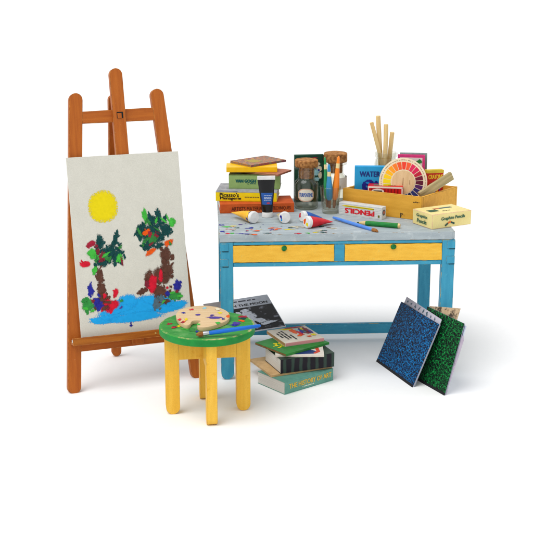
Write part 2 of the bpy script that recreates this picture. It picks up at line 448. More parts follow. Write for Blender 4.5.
M_WOODLT = mat('pale_wood', 'd8bc94', 'd0b288', rough=.6, scale=(6, 50, 40), bump=.12, c3='cfae84', s3=20)
M_STICK = mat('stick_wood', 'e2c68c', 'd2b074', rough=.6, scale=(70, 70, 6), bump=.15)
M_BOXY = mat('tray_wood', 'dfa73e', 'd29a34', rough=.55, scale=(8, 50, 50), bump=.25, bscale=150, c3='c48a2c', s3=16, lo3=.62, hi3=.74)
M_CORK = mat('cork', 'b8824c', '8a5a30', rough=.9, scale=(60, 60, 60), lo=.4, hi=.6, bump=.9, bscale=90, bdist=.004, c3='5e3a1e', s3=70, lo3=.6, hi3=.66)
M_PAGES = mat('book_pages', 'd8d6d0', 'c4c2bc', rough=.9, scale=(2, 2, 320), bump=.2, bscale=40)
M_PAGES_TAN = mat('tan_pages', 'b08a5c', '94704a', rough=.9, scale=(2, 2, 320), bump=.2)
M_BLACK = flat('1c1c20', .6)
M_INK = flat('1d1a1c', .7)
GLASS2 = glass_mat('thick_glass', 'f8f8f3', edge=.80)
WHITE = mat('white_plastic', 'e4e4e2', 'd4d4d4', rough=.4, bump=.2, bscale=60)

# ---------------------------------------------------------------- easel
E_M = lean_frame(-.9739, 5.815, .3514, .2249)
easel = thing('easel', 'orange brown wooden studio easel leaning back beside the desk, holding a painting', 'easel', E_M)
def slat(name, pts, y0, y1, m=M_EASEL, parent=easel, bev=.003, label=None):
    bm = bmesh.new(); prism(bm, pts, y0, y1, 'y')
    return obj(name, bm, [m, M_EDGE_E], parent, bevel=bev, edge_mat=1, label=label, wob=.0012)
slat('leg', stadium((.0035, -.004), (.140, 1.508), .0345), 0, .034)
slat('leg', stadium((.658, -.004), (.5575, 1.513), .0345), 0, .034)
slat('mast', stadium((.350, .215), (.349, 1.6235), .0335, r0=False), -.016, .017)
bm = bmesh.new()
prism(bm, [(.155, 1.354), (.335, 1.3535), (.545, 1.353), (.545, 1.418), (.335, 1.4165), (.155, 1.414)], .002, .030, 'y')
obj('crossbar', bm, [M_BAR, M_EDGE_E], easel, bevel=.003, edge_mat=1)
bm = bmesh.new(); box(bm, .336, .368, -.0172, -.014, 1.370, 1.402)
pg = obj('peg_socket', bm, M_DARKGAP, easel)
bm = bmesh.new(); box(bm, .338, .360, -.021, -.0174, 1.370, 1.396)
obj('peg', bm, M_EASEL, pg, bevel=.003)
bm = bmesh.new(); box(bm, .02, .655, .001, .028, .206, .262)
obj('bottom_rail', bm, [M_BAR, M_EDGE_E], easel, bevel=.003, edge_mat=1)
bm = bmesh.new(); box(bm, .004, .668, -.062, 0, .250, .262); box(bm, .004, .668, -.074, -.062, .246, .284)
ld = obj('ledge', bm, [M_LEDGE, M_EDGE_E], easel, bevel=.0025, edge_mat=1)
for x in (.43,):
    bm = bmesh.new(); lathe(bm, [(.004, 0), (.005, .001), (.003, .003)], 16, Matrix.Translation((x, -.0745, .266)) @ FRONT)
    obj('screw', bm, mat('screw_metal', 'b89858', 'a08040', rough=.4), ld)
bm = bmesh.new(); lathe(bm, [(.008, 0), (.008, .002)], 16, Matrix.Translation((.0035, -.069, .270)) @ Matrix.Rotation(radians(-90), 4, 'Y'))
obj('ledge_end', bm, M_PAGES, ld)
# rear leg, hinged behind the mast and standing on the floor behind
foot = E_M.inverted() @ Vector((-.822, 6.378, .002))
top = Vector((.338, .032, 1.49))
d = (top - foot); Lr = d.length
zr = d.normalized(); xr = Vector((1, 0, 0)); xr = (xr - zr * xr.dot(zr)).normalized(); yr = zr.cross(xr)
RM = Matrix(((xr.x, yr.x, zr.x, foot.x), (xr.y, yr.y, zr.y, foot.y), (xr.z, yr.z, zr.z, foot.z), (0, 0, 0, 1)))
bm = bmesh.new(); prism(bm, stadium((0, 0), (0, Lr), .026), 0, .03, 'y', M=RM)
obj('rear_leg', bm, [M_EASEL, M_EDGE_E], easel, bevel=.003, edge_mat=1)

# ---------------------------------------------------------------- painting on the easel
P_M = E_M @ Matrix.Translation((.0563, -.024, .2895))
paint = thing('painting', 'childlike painting of two palm trees, yellow sun and blue pond, standing on the easel', 'painting', P_M)
cw, ch = .582, .896
bm = bmesh.new()
nx, nz = 12, 18
rim = []
box(bm, 0, cw, -.006, .003, -.026, ch)
M_CANVAS = mat('canvas', 'cfcdc2', 'cbc9be', rough=.85, scale=(14, 14, 14), bump=.5, bscale=330, bdist=.0016, c3='c4b8a8', s3=34, lo3=.70, hi3=.74)
obj('canvas_board', bm, [M_CANVAS, M_PAGES], paint, bevel=.0015)
PM = Matrix.Translation((0, -.0061, 0)) @ FRONT
PAINTS['pond'] = '18a0e4'
dabs('painted_pond', [('pond', .33, .115, .21, .056, 2), ('pond', .15, .072, .10, .027, 0), ('pond', .25, .148, .06, .036, 0), ('pond', .47, .100, .095, .028, 8), ('pond', .41, .138, .10, .030, -12),
      ('pond', .28, .062, .16, .024, 2), ('pond', .52, .108, .045, .016, 0), ('pond', .20, .110, .10, .020, 10), ('pond', .09, .066, .04, .018, -10)], paint, PM, .0003, thr=.50, sc=220, rag=.22, step=.00001)
sun = [p for p in PAINT if p[0] == 'yellow']
dabs('painted_sun', sun, paint, PM, .0004, thr=.40, sc=220, rag=.05)
def near(p, x0, x1): return x0 <= p[1] < x1
rest = [p for p in PAINT if p[0] != 'yellow']
LOOSE = ('brown', 'grass', 'smoke', 'wine', 'leaf')
each_dab('painted_stroke', [p for p in rest if p[0] not in ('leaf', 'orange', 'crimson', 'red', 'wine')], paint, PM, .0005, thr=.60, sc=270, rag=.22, multi=8, step=.000015)
each_dab('painted_stroke', [p for p in rest if p[0] in ('leaf', 'orange', 'crimson', 'red', 'wine')], paint, PM, .0013, thr=.57, sc=270, rag=.24, multi=4, step=.000015)
EX = [('green', .16, .385, .018, .02, 0), ('teal', .12, .42, .012, .025, 20), ('leaf', .113, .385, .014, .018, 30), ('wine', .118, .445, .014, .012, 0), ('teal', .365, .53, .014, .02, 0),
      ('teal', .44, .42, .03, .016, 10), ('grass', .03, .175, .02, .012, 30), ('leaf', .07, .12, .022, .008, 20), ('leaf', .035, .135, .02, .008, -20), ('navy', .09, .17, .02, .02, 0), ('leaf', .49, .17, .02, .008, 10),
      ('leaf', .53, .15, .02, .008, -10), ('brown', .45, .13, .04, .014, 10), ('brown', .15, .155, .03, .010, -10), ('smoke', .43, .145, .014, .03, 20), ('wine', .36, .23, .014, .03, 0), ('wine', .145, .13, .016, .014, 0)]
rq = random.Random(11)
for cx_, cy_, sx_, sy_ in ((.17, .41, .07, .06), (.42, .49, .09, .07)):
    for k in range(16):
        EX.append((rq.choice(['teal', 'green', 'leaf', 'teal', 'wine', 'crimson', 'green', 'teal']), cx_ + rq.uniform(-sx_, sx_), cy_ + rq.uniform(-sy_, sy_), rq.uniform(.005, .011), rq.uniform(.014, .028), rq.uniform(-60, 60)))
for k in range(14):
    x = rq.choice([rq.uniform(.04, .22), rq.uniform(.34, .53)])
    EX.append((rq.choice(['grass', 'navy', 'red', 'wine', 'leaf', 'brown', 'purple']), x, rq.uniform(.12, .21), rq.uniform(.006, .014), rq.uniform(.006, .018), rq.uniform(-60, 60)))
each_dab('painted_stroke', EX, paint, PM, .0019, thr=.60, sc=270, rag=.4, multi=2, step=.000015)

# ---------------------------------------------------------------- desk
T_M = frame(-.2344, 6.013, 0, 3.082)
W, D, H = 1.2, .664, .7767
desk = thing('desk', 'blue painted work desk with a grey paint-spattered top and two yellow drawers', 'desk', T_M)
bm = bmesh.new()
prism(bm, [(-.003, 0), (W - .02, 0), (W, .014), (W, D + .21), (-.003, D + .21)], H - .040, H)
obj('tabletop', bm, [M_TOP, M_TOP_EDGE], desk, bevel=.0025, edge_mat=1, wob=.0012)
SP2 = [(c, x, y, rx, ry * .75, a) for c, x, y, rx, ry, a in TABLE_SPLATS]
rs = random.Random(5)
SP2 += [(rs.choice(['navy', 'teal', 'leaf', 'yellow', 'orange', 'red', 'navy']), rs.uniform(.02, .58), rs.uniform(.02, .24), rs.uniform(.003, .008), rs.uniform(.002, .005), rs.uniform(-30, 30)) for _ in range(26)]
SP2 += [(rs.choice(['navy', 'teal', 'cream', 'smoke', 'leaf', 'orange']), rs.uniform(.03, .60), rs.uniform(.015, .20), rs.uniform(.014, .03), rs.uniform(.004, .009), rs.uniform(-12, 25)) for _ in range(12)]
each_dab('paint_spatter', SP2, desk, Matrix.Identity(4), H + .0010, thr=.52, sc=120, rag=.7, step=.00003)
HT = H - .041
LW = .066
def leg(x0, y0, y1, inner):
    bm = bmesh.new()
    pts = stadium((x0 + LW / 2, 0), (x0 + LW / 2, HT), LW / 2, r1=False)
    prism(bm, pts, y0, y1, 'y')
    return obj('leg', bm, [M_BLUE, M_BLUE_EDGE], desk, bevel=.0025, edge_mat=1, wob=.001)
leg(0, 0, .045, 1); leg(W - LW, 0, .045, -1)
leg(0, D - .04, D - .002, 1); leg(W - LW, D - .04, D - .002, -1)
# finger joints where the side rails come through the front legs
for x0 in (-.001, W - .042):
    for z0 in (.690, .610):
        bm = bmesh.new(); box(bm, x0, x0 + .043, -.0025, .02, z0, z0 + .040)
        tn = obj('tenon', bm, [M_BLUE, M_BLUE_EDGE], desk, bevel=.0015, edge_mat=1)
        bm = bmesh.new(); box(bm, x0 + .012, x0 + .043, -.0018, .01, z0 - .0035, z0 - .0002)
        obj('joint_gap', bm, M_DARKGAP, tn)
bm = bmesh.new()
box(bm, LW, W - LW, .003, .022, .606, .628)
box(bm, LW, W - LW, .003, .022, .720, HT)
box(bm, .580, .634, .0035, .022, .6285, .7195)
obj('front_rail', bm, [M_BLUE_X, M_BLUE_EDGE], desk, bevel=.002, edge_mat=1)
bm = bmesh.new(); box(bm, LW, .5795, .016, .30, .629, .719); box(bm, .6345, W - LW, .016, .30, .629, .719)
obj('drawer_recess', bm, M_DARKGAP, desk)
for x0, x1, kx in ((.069, .576, .328), (.638, 1.130, .884)):
    bm = bmesh.new(); pts = []
    cor = [(x0 - .003, .6305), (x1 + .003, .6305), (x1 + .003, .7175), (x0 - .003, .7175)]
    for i in range(4):
        p, q = Vector(cor[i]), Vector(cor[(i + 1) % 4]); n_ = 40 if i % 2 == 0 else 10
        for k in range(n_):
            v = p.lerp(q, k / n_); w = noise.noise(Vector((v.x * 38, v.y * 38, x0))) * .0016 + noise.noise(Vector((v.x * 130, v.y * 130, x0))) * .0010
            pts.append((v.x + (w if i % 2 else 0), v.y + (0 if i % 2 else w)))
    prism(bm, pts, .0012, .015, 'y')
    dr = obj('drawer', bm, [M_YEL, mat('drawer_edge', 'c89a34', '4a8ea0', rough=.6, scale=(30, 30, 30))], desk)
    bm = bmesh.new()
    KM = Matrix.Translation((kx, .001, .702)) @ FRONT
    lathe(bm, [(.012, 0), (.0145, .003), (.0135, .006), (.007, .009)], 18, KM)
    obj('knob', bm, M_KNOB, dr, smooth=True, wob=.007)
bm = bmesh.new(); box(bm, .004, .022, .045, D - .04, .606, HT); obj('side_rail', bm, [M_BLUE], desk, bevel=.002)
bm = bmesh.new(); box(bm, W - .022, W - .004, .045, D - .04, .606, HT); obj('side_rail', bm, [M_BLUE], desk, bevel=.002)
bm = bmesh.new(); box(bm, LW, W - LW, D - .030, D - .012, .606, HT); obj('back_rail', bm, [M_BLUE_X], desk, bevel=.002)
bm = bmesh.new(); box(bm, LW, W - LW, D - .036, D - .010, .033, .093)
obj('stretcher', bm, [M_BLUE_X, M_BLUE_EDGE], desk, bevel=.002, edge_mat=1)

# ---------------------------------------------------------------- stool
S_M = frame(-.284, 5.583, 0, 8.3)
stool = thing('stool', 'small round stool with green seat and four yellow legs in front of the desk', 'stool', S_M)
ZS = .44
bm = bmesh.new()
R = .229
prof = [(R - .004, ZS - .038), (R, ZS - .034), (R + .001, ZS - .02), (R - .001, ZS - .004)]
lathe(bm, prof, 72, mi=1, cap1=False)
n0 = len(bm.verts)
lathe(bm, [(R - .001, ZS - .004), (R - .004, ZS - .0008), (R - .010, ZS)], 72, mi=2, cap0=False, cap1=False)
lathe(bm, [(R - .010, ZS), (.0001, ZS)], 72, mi=0, cap0=False, cap1=False)
bmesh.ops.remove_doubles(bm, verts=bm.verts, dist=.0002)
obj('seat', bm, [M_SEAT, M_SEAT_SIDE, M_SEAT_EDGE], stool, auto=True)
rot = Matrix.Rotation(radians(-8.3), 4, 'Z')
each_dab('paint_spatter', SEAT_SPLATS, stool, rot, ZS + .0008, thr=.52, sc=120, rag=.6)
hh = ZS - .038
r0, lw = .205, .067
# two crossing leg panels; each leg a mesh of its own, the boards between them the cross rail
def spanel(name, a0, a1, M, kind):
    bm = bmesh.new()
    if kind == 'leg':
        pts = stadium(((a0 + a1) / 2, 0), ((a0 + a1) / 2, hh), abs(a1 - a0) / 2, r1=False)
    else:
        pts = [(a0, hh - .125), (a1, hh - .125), (a1, hh), (a0, hh)]
    th_ = .025 if kind == 'leg' else .0247
    prism(bm, pts, -th_, th_, 'y', M=M)
    return obj(name, bm, [M_STOOL, M_STOOL_EDGE], stool, bevel=.0018 if kind == 'leg' else 0, edge_mat=1 if kind == 'leg' else None)
I4 = Matrix.Identity(4); R90 = Matrix.Rotation(radians(90), 4, 'Z')
for M in (I4, R90):
    spanel('leg', -r0, -r0 + lw, M, 'leg'); spanel('leg', r0 - lw, r0, M, 'leg')
spanel('cross_rail', -r0 + lw, r0 - lw, I4, 'rail')
spanel('cross_rail', -r0 + lw, -.0255, R90, 'rail'); spanel('cross_rail', .0255, r0 - lw, R90, 'rail')

# ---------------------------------------------------------------- palette and brush on the stool
pal = thing('palette', 'pale wooden paint palette dotted with colours lying on the green stool', 'palette', frame(-.286, 5.575, ZS + .001, 0) )
PALS = [(x, -.05 + (y + .05) * .98) for x, y in PAL]
def smooth_loop(pts, it=2):
    for _ in range(it):
        q = []
        for i in range(len(pts)):
            a, b = pts[i], pts[(i + 1) % len(pts)]
            q += [(a[0] * .75 + b[0] * .25, a[1] * .75 + b[1] * .25), (a[0] * .25 + b[0] * .75, a[1] * .25 + b[1] * .75)]
        pts = q
    return pts
bm = bmesh.new(); prism(bm, smooth_loop(PALS, 2), 0, .020)
obj('board', bm, [M_WOODLT], pal, bevel=.004, auto=True)
each_dab('paint_dab', [(c, a, -.05 + (b + .05) * .98, rx * .85, ry * .85, an) for c, a, b, rx, ry, an in PAL_SPLATS], pal, I4, .0206, thr=.50, sc=110, rag=.5)

def brush(name, label, tip, end, r_h, mh, hair_len, hair_r, ferr_len, mb, mf, parentless=True, flat_z=1.0, profile=None, group=None):
    """tip = hair tip, end = handle end (world)"""
    M, Ln = aim(tip, end)
    t = thing(name, label, 'paintbrush', M, group)
    bm = bmesh.new(); lathe(bm, [(hair_r * .35, 0), (hair_r * .9, hair_len * .35), (hair_r, hair_len * .7), (hair_r * .85, hair_len)], 24)
    obj('bristles', bm, mb, t, auto=True)
    if ferr_len > 0:
        bm = bmesh.new(); lathe(bm, [(hair_r * .88, hair_len - .002), (hair_r * .9, hair_len + ferr_len * .4), (r_h * 1.02, hair_len + ferr_len)], 24)
        obj('ferrule', bm, mf, t, auto=True)
    z0 = hair_len + ferr_len
    bm = bmesh.new()
    pr = profile or [(1, 0), (1.12, .15), (1.05, .5), (.9, .9), (.7, .985), (.3, 1)]
    lathe(bm, [(r_h * a, z0 + (Ln - z0) * b) for a, b in pr], 24)
    obj('handle', bm, mh, t, auto=True)
    return t
M_BR = mat('bristle_brown', 'a8703c', '6e4420', rough=.8, scale=(200, 200, 10), bump=.6)
M_FER = bpy.data.materials.new('ferrule_metal'); M_FER.use_nodes = True
_b = M_FER.node_tree.nodes['Principled BSDF']; _b.inputs['Metallic'].default_value = .9; _b.inputs['Roughness'].default_value = .35; _b.inputs['Base Color'].default_value = lin('b0b4b8')
brush('paintbrush', 'bright blue paintbrush lying across the palette and stool seat', (-.3243, 5.385, .4535), (-.0264, 5.419, .487), .0095, mat('brush_blue', '0e6ac8', '0c58b0', rough=.4, scale=(80, 80, 6), fine=.05, coat=.1),
      .034, .0125, .026, M_BR, M_FER)

# ---------------------------------------------------------------- books
def book(name, label, F, yaw, L, Dp, h, cover, cat='book', pages=M_PAGES, group=None, t=.004, inset=.003, spine=True, topm=None, round_spine=0, wob=.0006):
    """F: near corner; x runs along the spine, y towards the fore-edge"""
    o = thing(name, label, cat, frame(*F, yaw), group)
    mats = [cover] + ([topm] if topm else [])
    bm = bmesh.new()
    box(bm, 0, L, 0, Dp, 0, t)
    box(bm, 0, L, 0, Dp, h - t, h, mi=1 if topm else 0)
    if spine: box(bm, .0002, L - .0002, 0, t, t + .0001, h - t - .0001)
    obj('cover', bm, mats, o, bevel=min(.0012, t * .3), wob=wob)
    bm = bmesh.new(); box(bm, inset, L - inset, t if spine else inset, Dp - inset, t + .0001, h - t - .0001)
    obj('pages', bm, pages, o)
    return o
def SP(x, z, d=.0007): return Matrix.Translation((x, -d, z)) @ FRONT      # on a spine
def TP(x, y, z, ang=0): return Matrix.Translation((x, y, z)) @ Matrix.Rotation(radians(ang), 4, 'Z')   # on a top cover

G1 = 'books stacked on the desk'
M_OR = mat('orange_cloth', 'cc5c24', 'c05020', rough=.7, bump=.25, bscale=260)
b1 = book('book', 'thick orange book with dark spine lettering at the bottom of the desk stack', (-.252, 6.505, H + .001), 5.0, .405, .21, .050, M_OR, group=G1)
M_ORT = flat('5c2408', .6)
text('title', 'ARTISTS MATERIALS &', .205, .022, SP(.165, .0235), M_ORT, b1, bold=.015)
text('title', 'TECHNIQUES', .10, .022, SP(.335, .0235), M_ORT, b1, bold=.015)
M_YB = mat('yellow_jacket', 'f2dc10', 'ecd40c', rough=.35, fine=.04)
M_GREYPIC = mat('grey_picture', 'a8a8ac', '8a8c90', rough=.5, scale=(30, 30, 30), c3='c8c8cc', s3=30)
b2 = book('book', 'yellow-spined book with black title, second from the bottom of the desk stack', (-.279, 6.590, H + .0522), -4.5, .336, .24, .0525, M_YB, group=G1, topm=M_GREYPIC)
text('title', "Picasso's", .105, .021, SP(.075, .036), M_INK, b2, bold=.034, shear=.06)
text('title', 'Menagerie', .115, .021, SP(.082, .015), M_INK, b2, bold=.034, shear=.06)
bm = bmesh.new(); smallprint(bm, .160, .24, .024, .006, Matrix.Translation((0, -.0001, 0)) @ FRONT, seed=4); obj('small_print', bm, flat('8c7a28', .6), b2)
bm = bmesh.new(); smallprint(bm, .02, .08, .10, .008, TP(0, 0, .0525), seed=5); obj('small_print', bm, flat('55565c', .6), b2)
bm = bmesh.new(); box(bm, .004, .12, .010, .022, .0526, .0532); obj('cover_band', bm, flat('30407c', .6), b2)
M_VG = mat('green_jacket', '94b06c', '8aa864', rough=.4, fine=.04)
M_OLIVE = mat('olive_cover', '5c6a30', '3c4a20', rough=.5, scale=(40, 40, 40), c3='8a8a40', s3=40)
b3 = book('book', 'thick light green book with teal title in the middle of the desk stack', (-.209, 6.668, H + .1052), -3.0, .285, .17, .079, M_VG, group=G1, topm=M_OLIVE, inset=.002)
M_TEALT = flat('1c5a54', .6)
text('title', 'VAN GOGH', .110, .017, SP(.094, .044), M_TEALT, b3, bold=.05)
text('title', 'D', .013, .017, SP(.245, .044), M_TEALT, b3, bold=.03)
text('title', 'by', .012, .008, SP(.108, .028), M_TEALT, b3, bold=.0)
bm = bmesh.new(); smallprint(bm, .118, .150, .029, .005, Matrix.Translation((0, -.0001, 0)) @ FRONT, seed=2); obj('small_print', bm, M_TEALT, b3)
M_PINKB = mat('salmon_cover', 'b4745c', 'a4644c', rough=.6, scale=(30, 30, 30), c3='c89078', s3=30)
b4 = book('booklet', 'thin salmon brown booklet poking out under the thin yellow book', (.060, 6.610, H + .1850), 62, .17, .235, .010, M_PINKB, cat='booklet', pages=M_PAGES_TAN, t=.002, group=G1)
M_YC = mat('golden_jacket', 'f6c40a', 'f0ba08', rough=.35, fine=.04)
b5 = book('book', 'thin golden yellow book second from the top of the desk stack', (-.222, 6.672, H + .1958), 1.0, .282, .135, .028, M_YC, group=G1, t=.003)
M_PAT = bpy.data.materials.new('patterned_paper'); M_PAT.use_nodes = True
nt = M_PAT.node_tree; N_, L_ = nt.nodes, nt.links
tc = N_.new('ShaderNodeTexCoord'); mp = N_.new('ShaderNodeMapping'); mp.inputs['Rotation'].default_value = (0, 0, radians(45)); mp.inputs['Scale'].default_value = (60, 60, 60)
ck = N_.new('ShaderNodeTexChecker'); ck.inputs['Scale'].default_value = 1; ck.inputs['Color1'].default_value = lin('c08c50'); ck.inputs['Color2'].default_value = lin('8c5058')
nz = N_.new('ShaderNodeTexNoise'); nz.inputs['Scale'].default_value = 60
mx = N_.new('ShaderNodeMix'); mx.data_type = 'RGBA'; mx.inputs['B'].default_value = lin('7c7468')
rr = N_.new('ShaderNodeMapRange'); rr.inputs['From Min'].default_value = .5; rr.inputs['From Max'].default_value = .6
L_.new(tc.outputs['Object'], mp.inputs[0]); L_.new(mp.outputs[0], ck.inputs[0]); L_.new(tc.outputs['Object'], nz.inputs['Vector'])
L_.new(nz.outputs['Fac'], rr.inputs[0]); L_.new(rr.outputs[0], mx.inputs['Factor']); L_.new(ck.outputs[0], mx.inputs['A']); L_.new(mx.outputs['Result'], N_['Principled BSDF'].inputs['Base Color'])
b6 = book('booklet', 'small booklet in brown and orange checked paper on top of the desk stack', (-.086, 6.672, H + .2242), 41, .262, .185, .012, M_PAT, cat='booklet', pages=M_PAGES_TAN, t=.0025, group=G1)
bm = bmesh.new(); box(bm, .06, .13, .05, .13, .0121, .0126); obj('cover_patch', bm, flat('a89448', .6), b6)

# ---------------------------------------------------------------- paint tubes
GT = 'paint tubes on the desk'
def tube(label, cap, tip, rc, body, flat_dir=(0, 0, 1), tipw=.012, cap_len=.018, spots=(), group=GT, cap_m=WHITE, band=None):
    M, Ln = aim(cap, tip)
    t = thing('paint_tube', label, 'paint tube', M, group)
    bm = bmesh.new()
    lathe(bm, [(rc * .86, 0), (rc * .97, .003), (rc, .008), (rc, cap_len)], 40)
    c = obj('cap', bm, cap_m, t, auto=True)
    # body: loft from the shoulder circle to the crimped end
    bm = bmesh.new(); n = 40; rings = []
    fd = (M.to_3x3().inverted() @ Vector(flat_dir)); fd.z = 0; fd.normalize()
    sd = Vector((-fd.y, fd.x, 0))
    for k in range(15):
        f = k / 14; z = cap_len + (Ln - cap_len) * f
        a = rc * .97 * (1 - f) + tipw * f
        b = rc * .97 * (1 - f ** 1.15) + .0018 * f
        rings.append([bm.verts.new(sd * a * cos(2 * pi * i / n) + fd * b * sin(2 * pi * i / n) + Vector((0, 0, z))) for i in range(n)])
    for p, q in zip(rings, rings[1:]):
        for i in range(n): bm.faces.new((p[i], p[(i + 1) % n], q[(i + 1) % n], q[i]))
    bm.faces.new(rings[0][::-1]); bm.faces.new(rings[-1])
    obj('body', bm, body, t, auto=True, wob=.0045)
    if spots:
        Ri = M.to_3x3().inverted(); X_ = Ri @ Vector((1, 0, 0)); Y_ = Ri @ Vector((0, 0, 1)); X_.z = Y_.z = 0
        Y_.normalize(); X_ = (X_ - Y_ * X_.dot(Y_)).normalized()
        F_ = Matrix(((X_.x, Y_.x, 0, 0), (X_.y, Y_.y, 0, 0), (0, 0, -1, 0), (0, 0, 0, 1)))
        dabs('paint_smear', spots, c, F_, .0006, thr=.44, sc=70, rag=.3)
    if band:
        bm = bmesh.new(); lathe(bm, [(rc * .985, cap_len + .004), (rc * .90, cap_len + .022)], 40, cap0=False, cap1=False)
        obj('label_band', bm, band, t, auto=True)
    return t
Rt = .032
M_TY = mat('tube_yellow', 'f0b414', 'e8a80c', rough=.3, fine=.03, coat=.3)
M_TR = mat('tube_red', 'd41c2c', 'c41424', rough=.3, fine=.03, coat=.3)
M_TB = mat('tube_blue', '1c5cb4', '184ca0', rough=.3, fine=.03, coat=.3)
M_TW = mat('tube_cream', 'e0d8a8', 'd4c890', rough=.3, fine=.03, coat=.3)
tube('yellow paint tube lying with its round white cap forward before the book stack', (-.062, 6.262, H + .033), (-.180, 6.415, H + .030), Rt, M_TY, tipw=.012, band=mat('tube_band', 'f2c020', '2c3c8c', rough=.3, scale=(30, 30, 30), lo=.5, hi=.54))
tube('cream paint tube seen cap end on, right of the upright black tube', (.0965, 6.262, H + .032), (.083, 6.40, H + .02), .031, M_TW, tipw=.03, spots=(('navy', -.021, .006, .005, .010, 10), ('blue', -.018, -.012, .004, .006, 0)))
tube('blue paint tube with white cap lying just behind the red tube', (.186, 6.300, H + .031), (.286, 6.365, H + .012), .030, M_TB, tipw=.022, spots=(('red', -.017, .004, .008, .013, 10),))
tube('red paint tube with orange and yellow smears on its white cap', (.205, 6.155, H + .033), (.344, 6.250, H + .016), .0325, M_TR, tipw=.016, spots=(('orange', -.013, .003, .009, .014, -15), ('yellow', .010, -.011, .010, .010, 0)))
# upright black tube standing on its cap
BT = thing('paint_tube', 'tall black paint tube standing upright on its white cap by the books', 'paint tube', frame(.0045, 6.42, H + .0005, 4), GT)
bm = bmesh.new(); lathe(bm, [(.026, 0), (.029, .003), (.029, .026), (.026, .031)], 40); obj('cap', bm, WHITE, BT, auto=True)
bm = bmesh.new(); n = 44; rings = []
for k in range(20):
    f = k / 19; z = .031 + .172 * f
    a = .0285 + (.0465 - .0285) * f; b = .0285 * (1 - f) + .003 * f
    sh = -.006 * f
    rings.append([bm.verts.new((a * cos(2 * pi * i / n) + sh, b * sin(2 * pi * i / n), z)) for i in range(n)])
for p, q in zip(rings, rings[1:]):
    for i in range(n): bm.faces.new((p[i], p[(i + 1) % n], q[(i + 1) % n], q[i]))
bm.faces.new(rings[0][::-1]); bm.faces.new(rings[-1])
body = obj('body', bm, mat('tube_black', '0e0f12', '0a0b0d', rough=.28, fine=.03, coat=.3), BT, auto=True)
bm = bmesh.new(); box(bm, -.054, .042, -.0045, .0045, .203, .224); obj('crimp', bm, WHITE, BT, bevel=.002)
bm = bmesh.new()
for k in range(12):
    f0, f1 = k / 12, (k + 1) / 12
    def q(f, z):
        g = (z - .031) / .172; a = .0285 + .018 * g; b = .0285 * (1 - g) + .003 * g
        t = radians(-90 + (-52 + 104 * f)); return Vector((a * 1.0 * cos(t) - .006 * g, b * sin(t) - .0014, z))
    bm.faces.new([bm.verts.new(p) for p in (q(f0, .072), q(f1, .072), q(f1, .134), q(f0, .134))])
bmesh.ops.remove_doubles(bm, verts=bm.verts, dist=.0001)
lb = obj('label', bm, mat('label_blue', '2a5ca8', '24509a', rough=.4, fine=.03), BT, smooth=True)
bm = bmesh.new()
for j, yy in enumerate((.122, .114, .106, .098)):
    smallprint(bm, -.020, .020, yy, .0032, Matrix.Translation((0, -.0285, 0)) @ FRONT, seed=j)
obj('small_print', bm, flat('c4d0e4', .5), BT)
bm = bmesh.new(); lathe(bm, [(.009, 0), (.009, .001)], 20, Matrix.Translation((.003, -.0285, .082)) @ FRONT @ Matrix.Scale(.5, 4, (0, 1, 0)))
obj('seal', bm, flat('b83c50', .5), BT)

# ---------------------------------------------------------------- bottles, glass
def jar(label, x, y, rb, zb, rn, zl, rl, cork, group='corked glass bottles', tlabel=None, cat='bottle', name='glass_bottle', yaw=0):
    t = thing(name, label, cat, frame(x, y, H + .0005, yaw), group)
    bm = bmesh.new()
    lathe(bm, [(rb * .90, 0), (rb, .008), (rb, zb - .02), (rb * .93, zb - .006), (rn, zb + .008), (rn, zl - .014), (rl * .96, zl - .012), (rl, zl - .006), (rl * .96, zl)], 48, cap1=False)
    lathe(bm, [(rb * .82, .010), (rb * .93, .018), (rb * .93, zb - .024), (rn * .90, zb + .002), (rn * .90, zl)], 48, cap1=False)
    obj('glass', bm, GLASS2, t, auto=True)
    if cork:
        bm = bmesh.new(); lathe(bm, [(rn * .80, zb + .012), (rn * .86, zb + .02), (rn * .88, zl + .0), (rl * .95, zl + .002), (rl * 1.0, zl + .008), (rl * .99, cork - .003), (rl * .94, cork)], 48)
        obj('cork', bm, M_CORK, t, auto=True, wob=.003)
    return t
j1 = jar('corked clear glass bottle with an oval printed turpentine label', .220, 6.648, .066, .158, .046, .232, .064, .272)
bm = bmesh.new()
rl_ = .0668
def cyl_patch(bm, pts, r, n=1):
    pass
lw_, lh_, zc_ = .046, .036, .085
rows = []
nn = 24
def lab(bm, sc, r, mi):
    cols = []
    for i in range(nn + 1):
        u = -1 + 2 * i / nn
        hgt = lh_ * sc * (1 - abs(u) ** 3.2 * .55)
        a = radians(-90 - 4) + (lw_ * sc * u) / r
        cols.append((bm.verts.new((r * cos(a), r * sin(a), zc_ - hgt)), bm.verts.new((r * cos(a), r * sin(a), zc_ + hgt))))
    for p, q in zip(cols, cols[1:]): bm.faces.new((p[0], q[0], q[1], p[1])).material_index = mi
lab(bm, 1, rl_, 0); lab(bm, .86, rl_ + .0004, 1)
lbl = obj('label', bm, [flat('d0a890', .6), mat('label_paper', 'e6dfcc', 'd8d0bc', rough=.6)], j1, smooth=True)
tx = text('lettering', 'TURPENTINE', .076, .021, Matrix.Translation((-.0046, 0, .086)) @ FRONT, flat('2c5ca8', .5), lbl, bold=.03)
for v in tx.data.vertices:
    a = radians(-90) + v.co.x / rl_; v.co = Vector(((rl_ + .0012) * cos(a), (rl_ + .0012) * sin(a), v.co.z))
j2 = jar('corked clear glass bottle behind the glass of brushes, wrapped in a plain white label', .386, 6.775, .064, .165, .046, .236, .066, .288)
bm = bmesh.new()
cols = []
for i in range(21):
    a = radians(-80 + 110 * i / 20); cols.append((bm.verts.new((.0655 * cos(a), .0655 * sin(a), .09)), bm.verts.new((.0655 * cos(a), .0655 * sin(a), .155))))
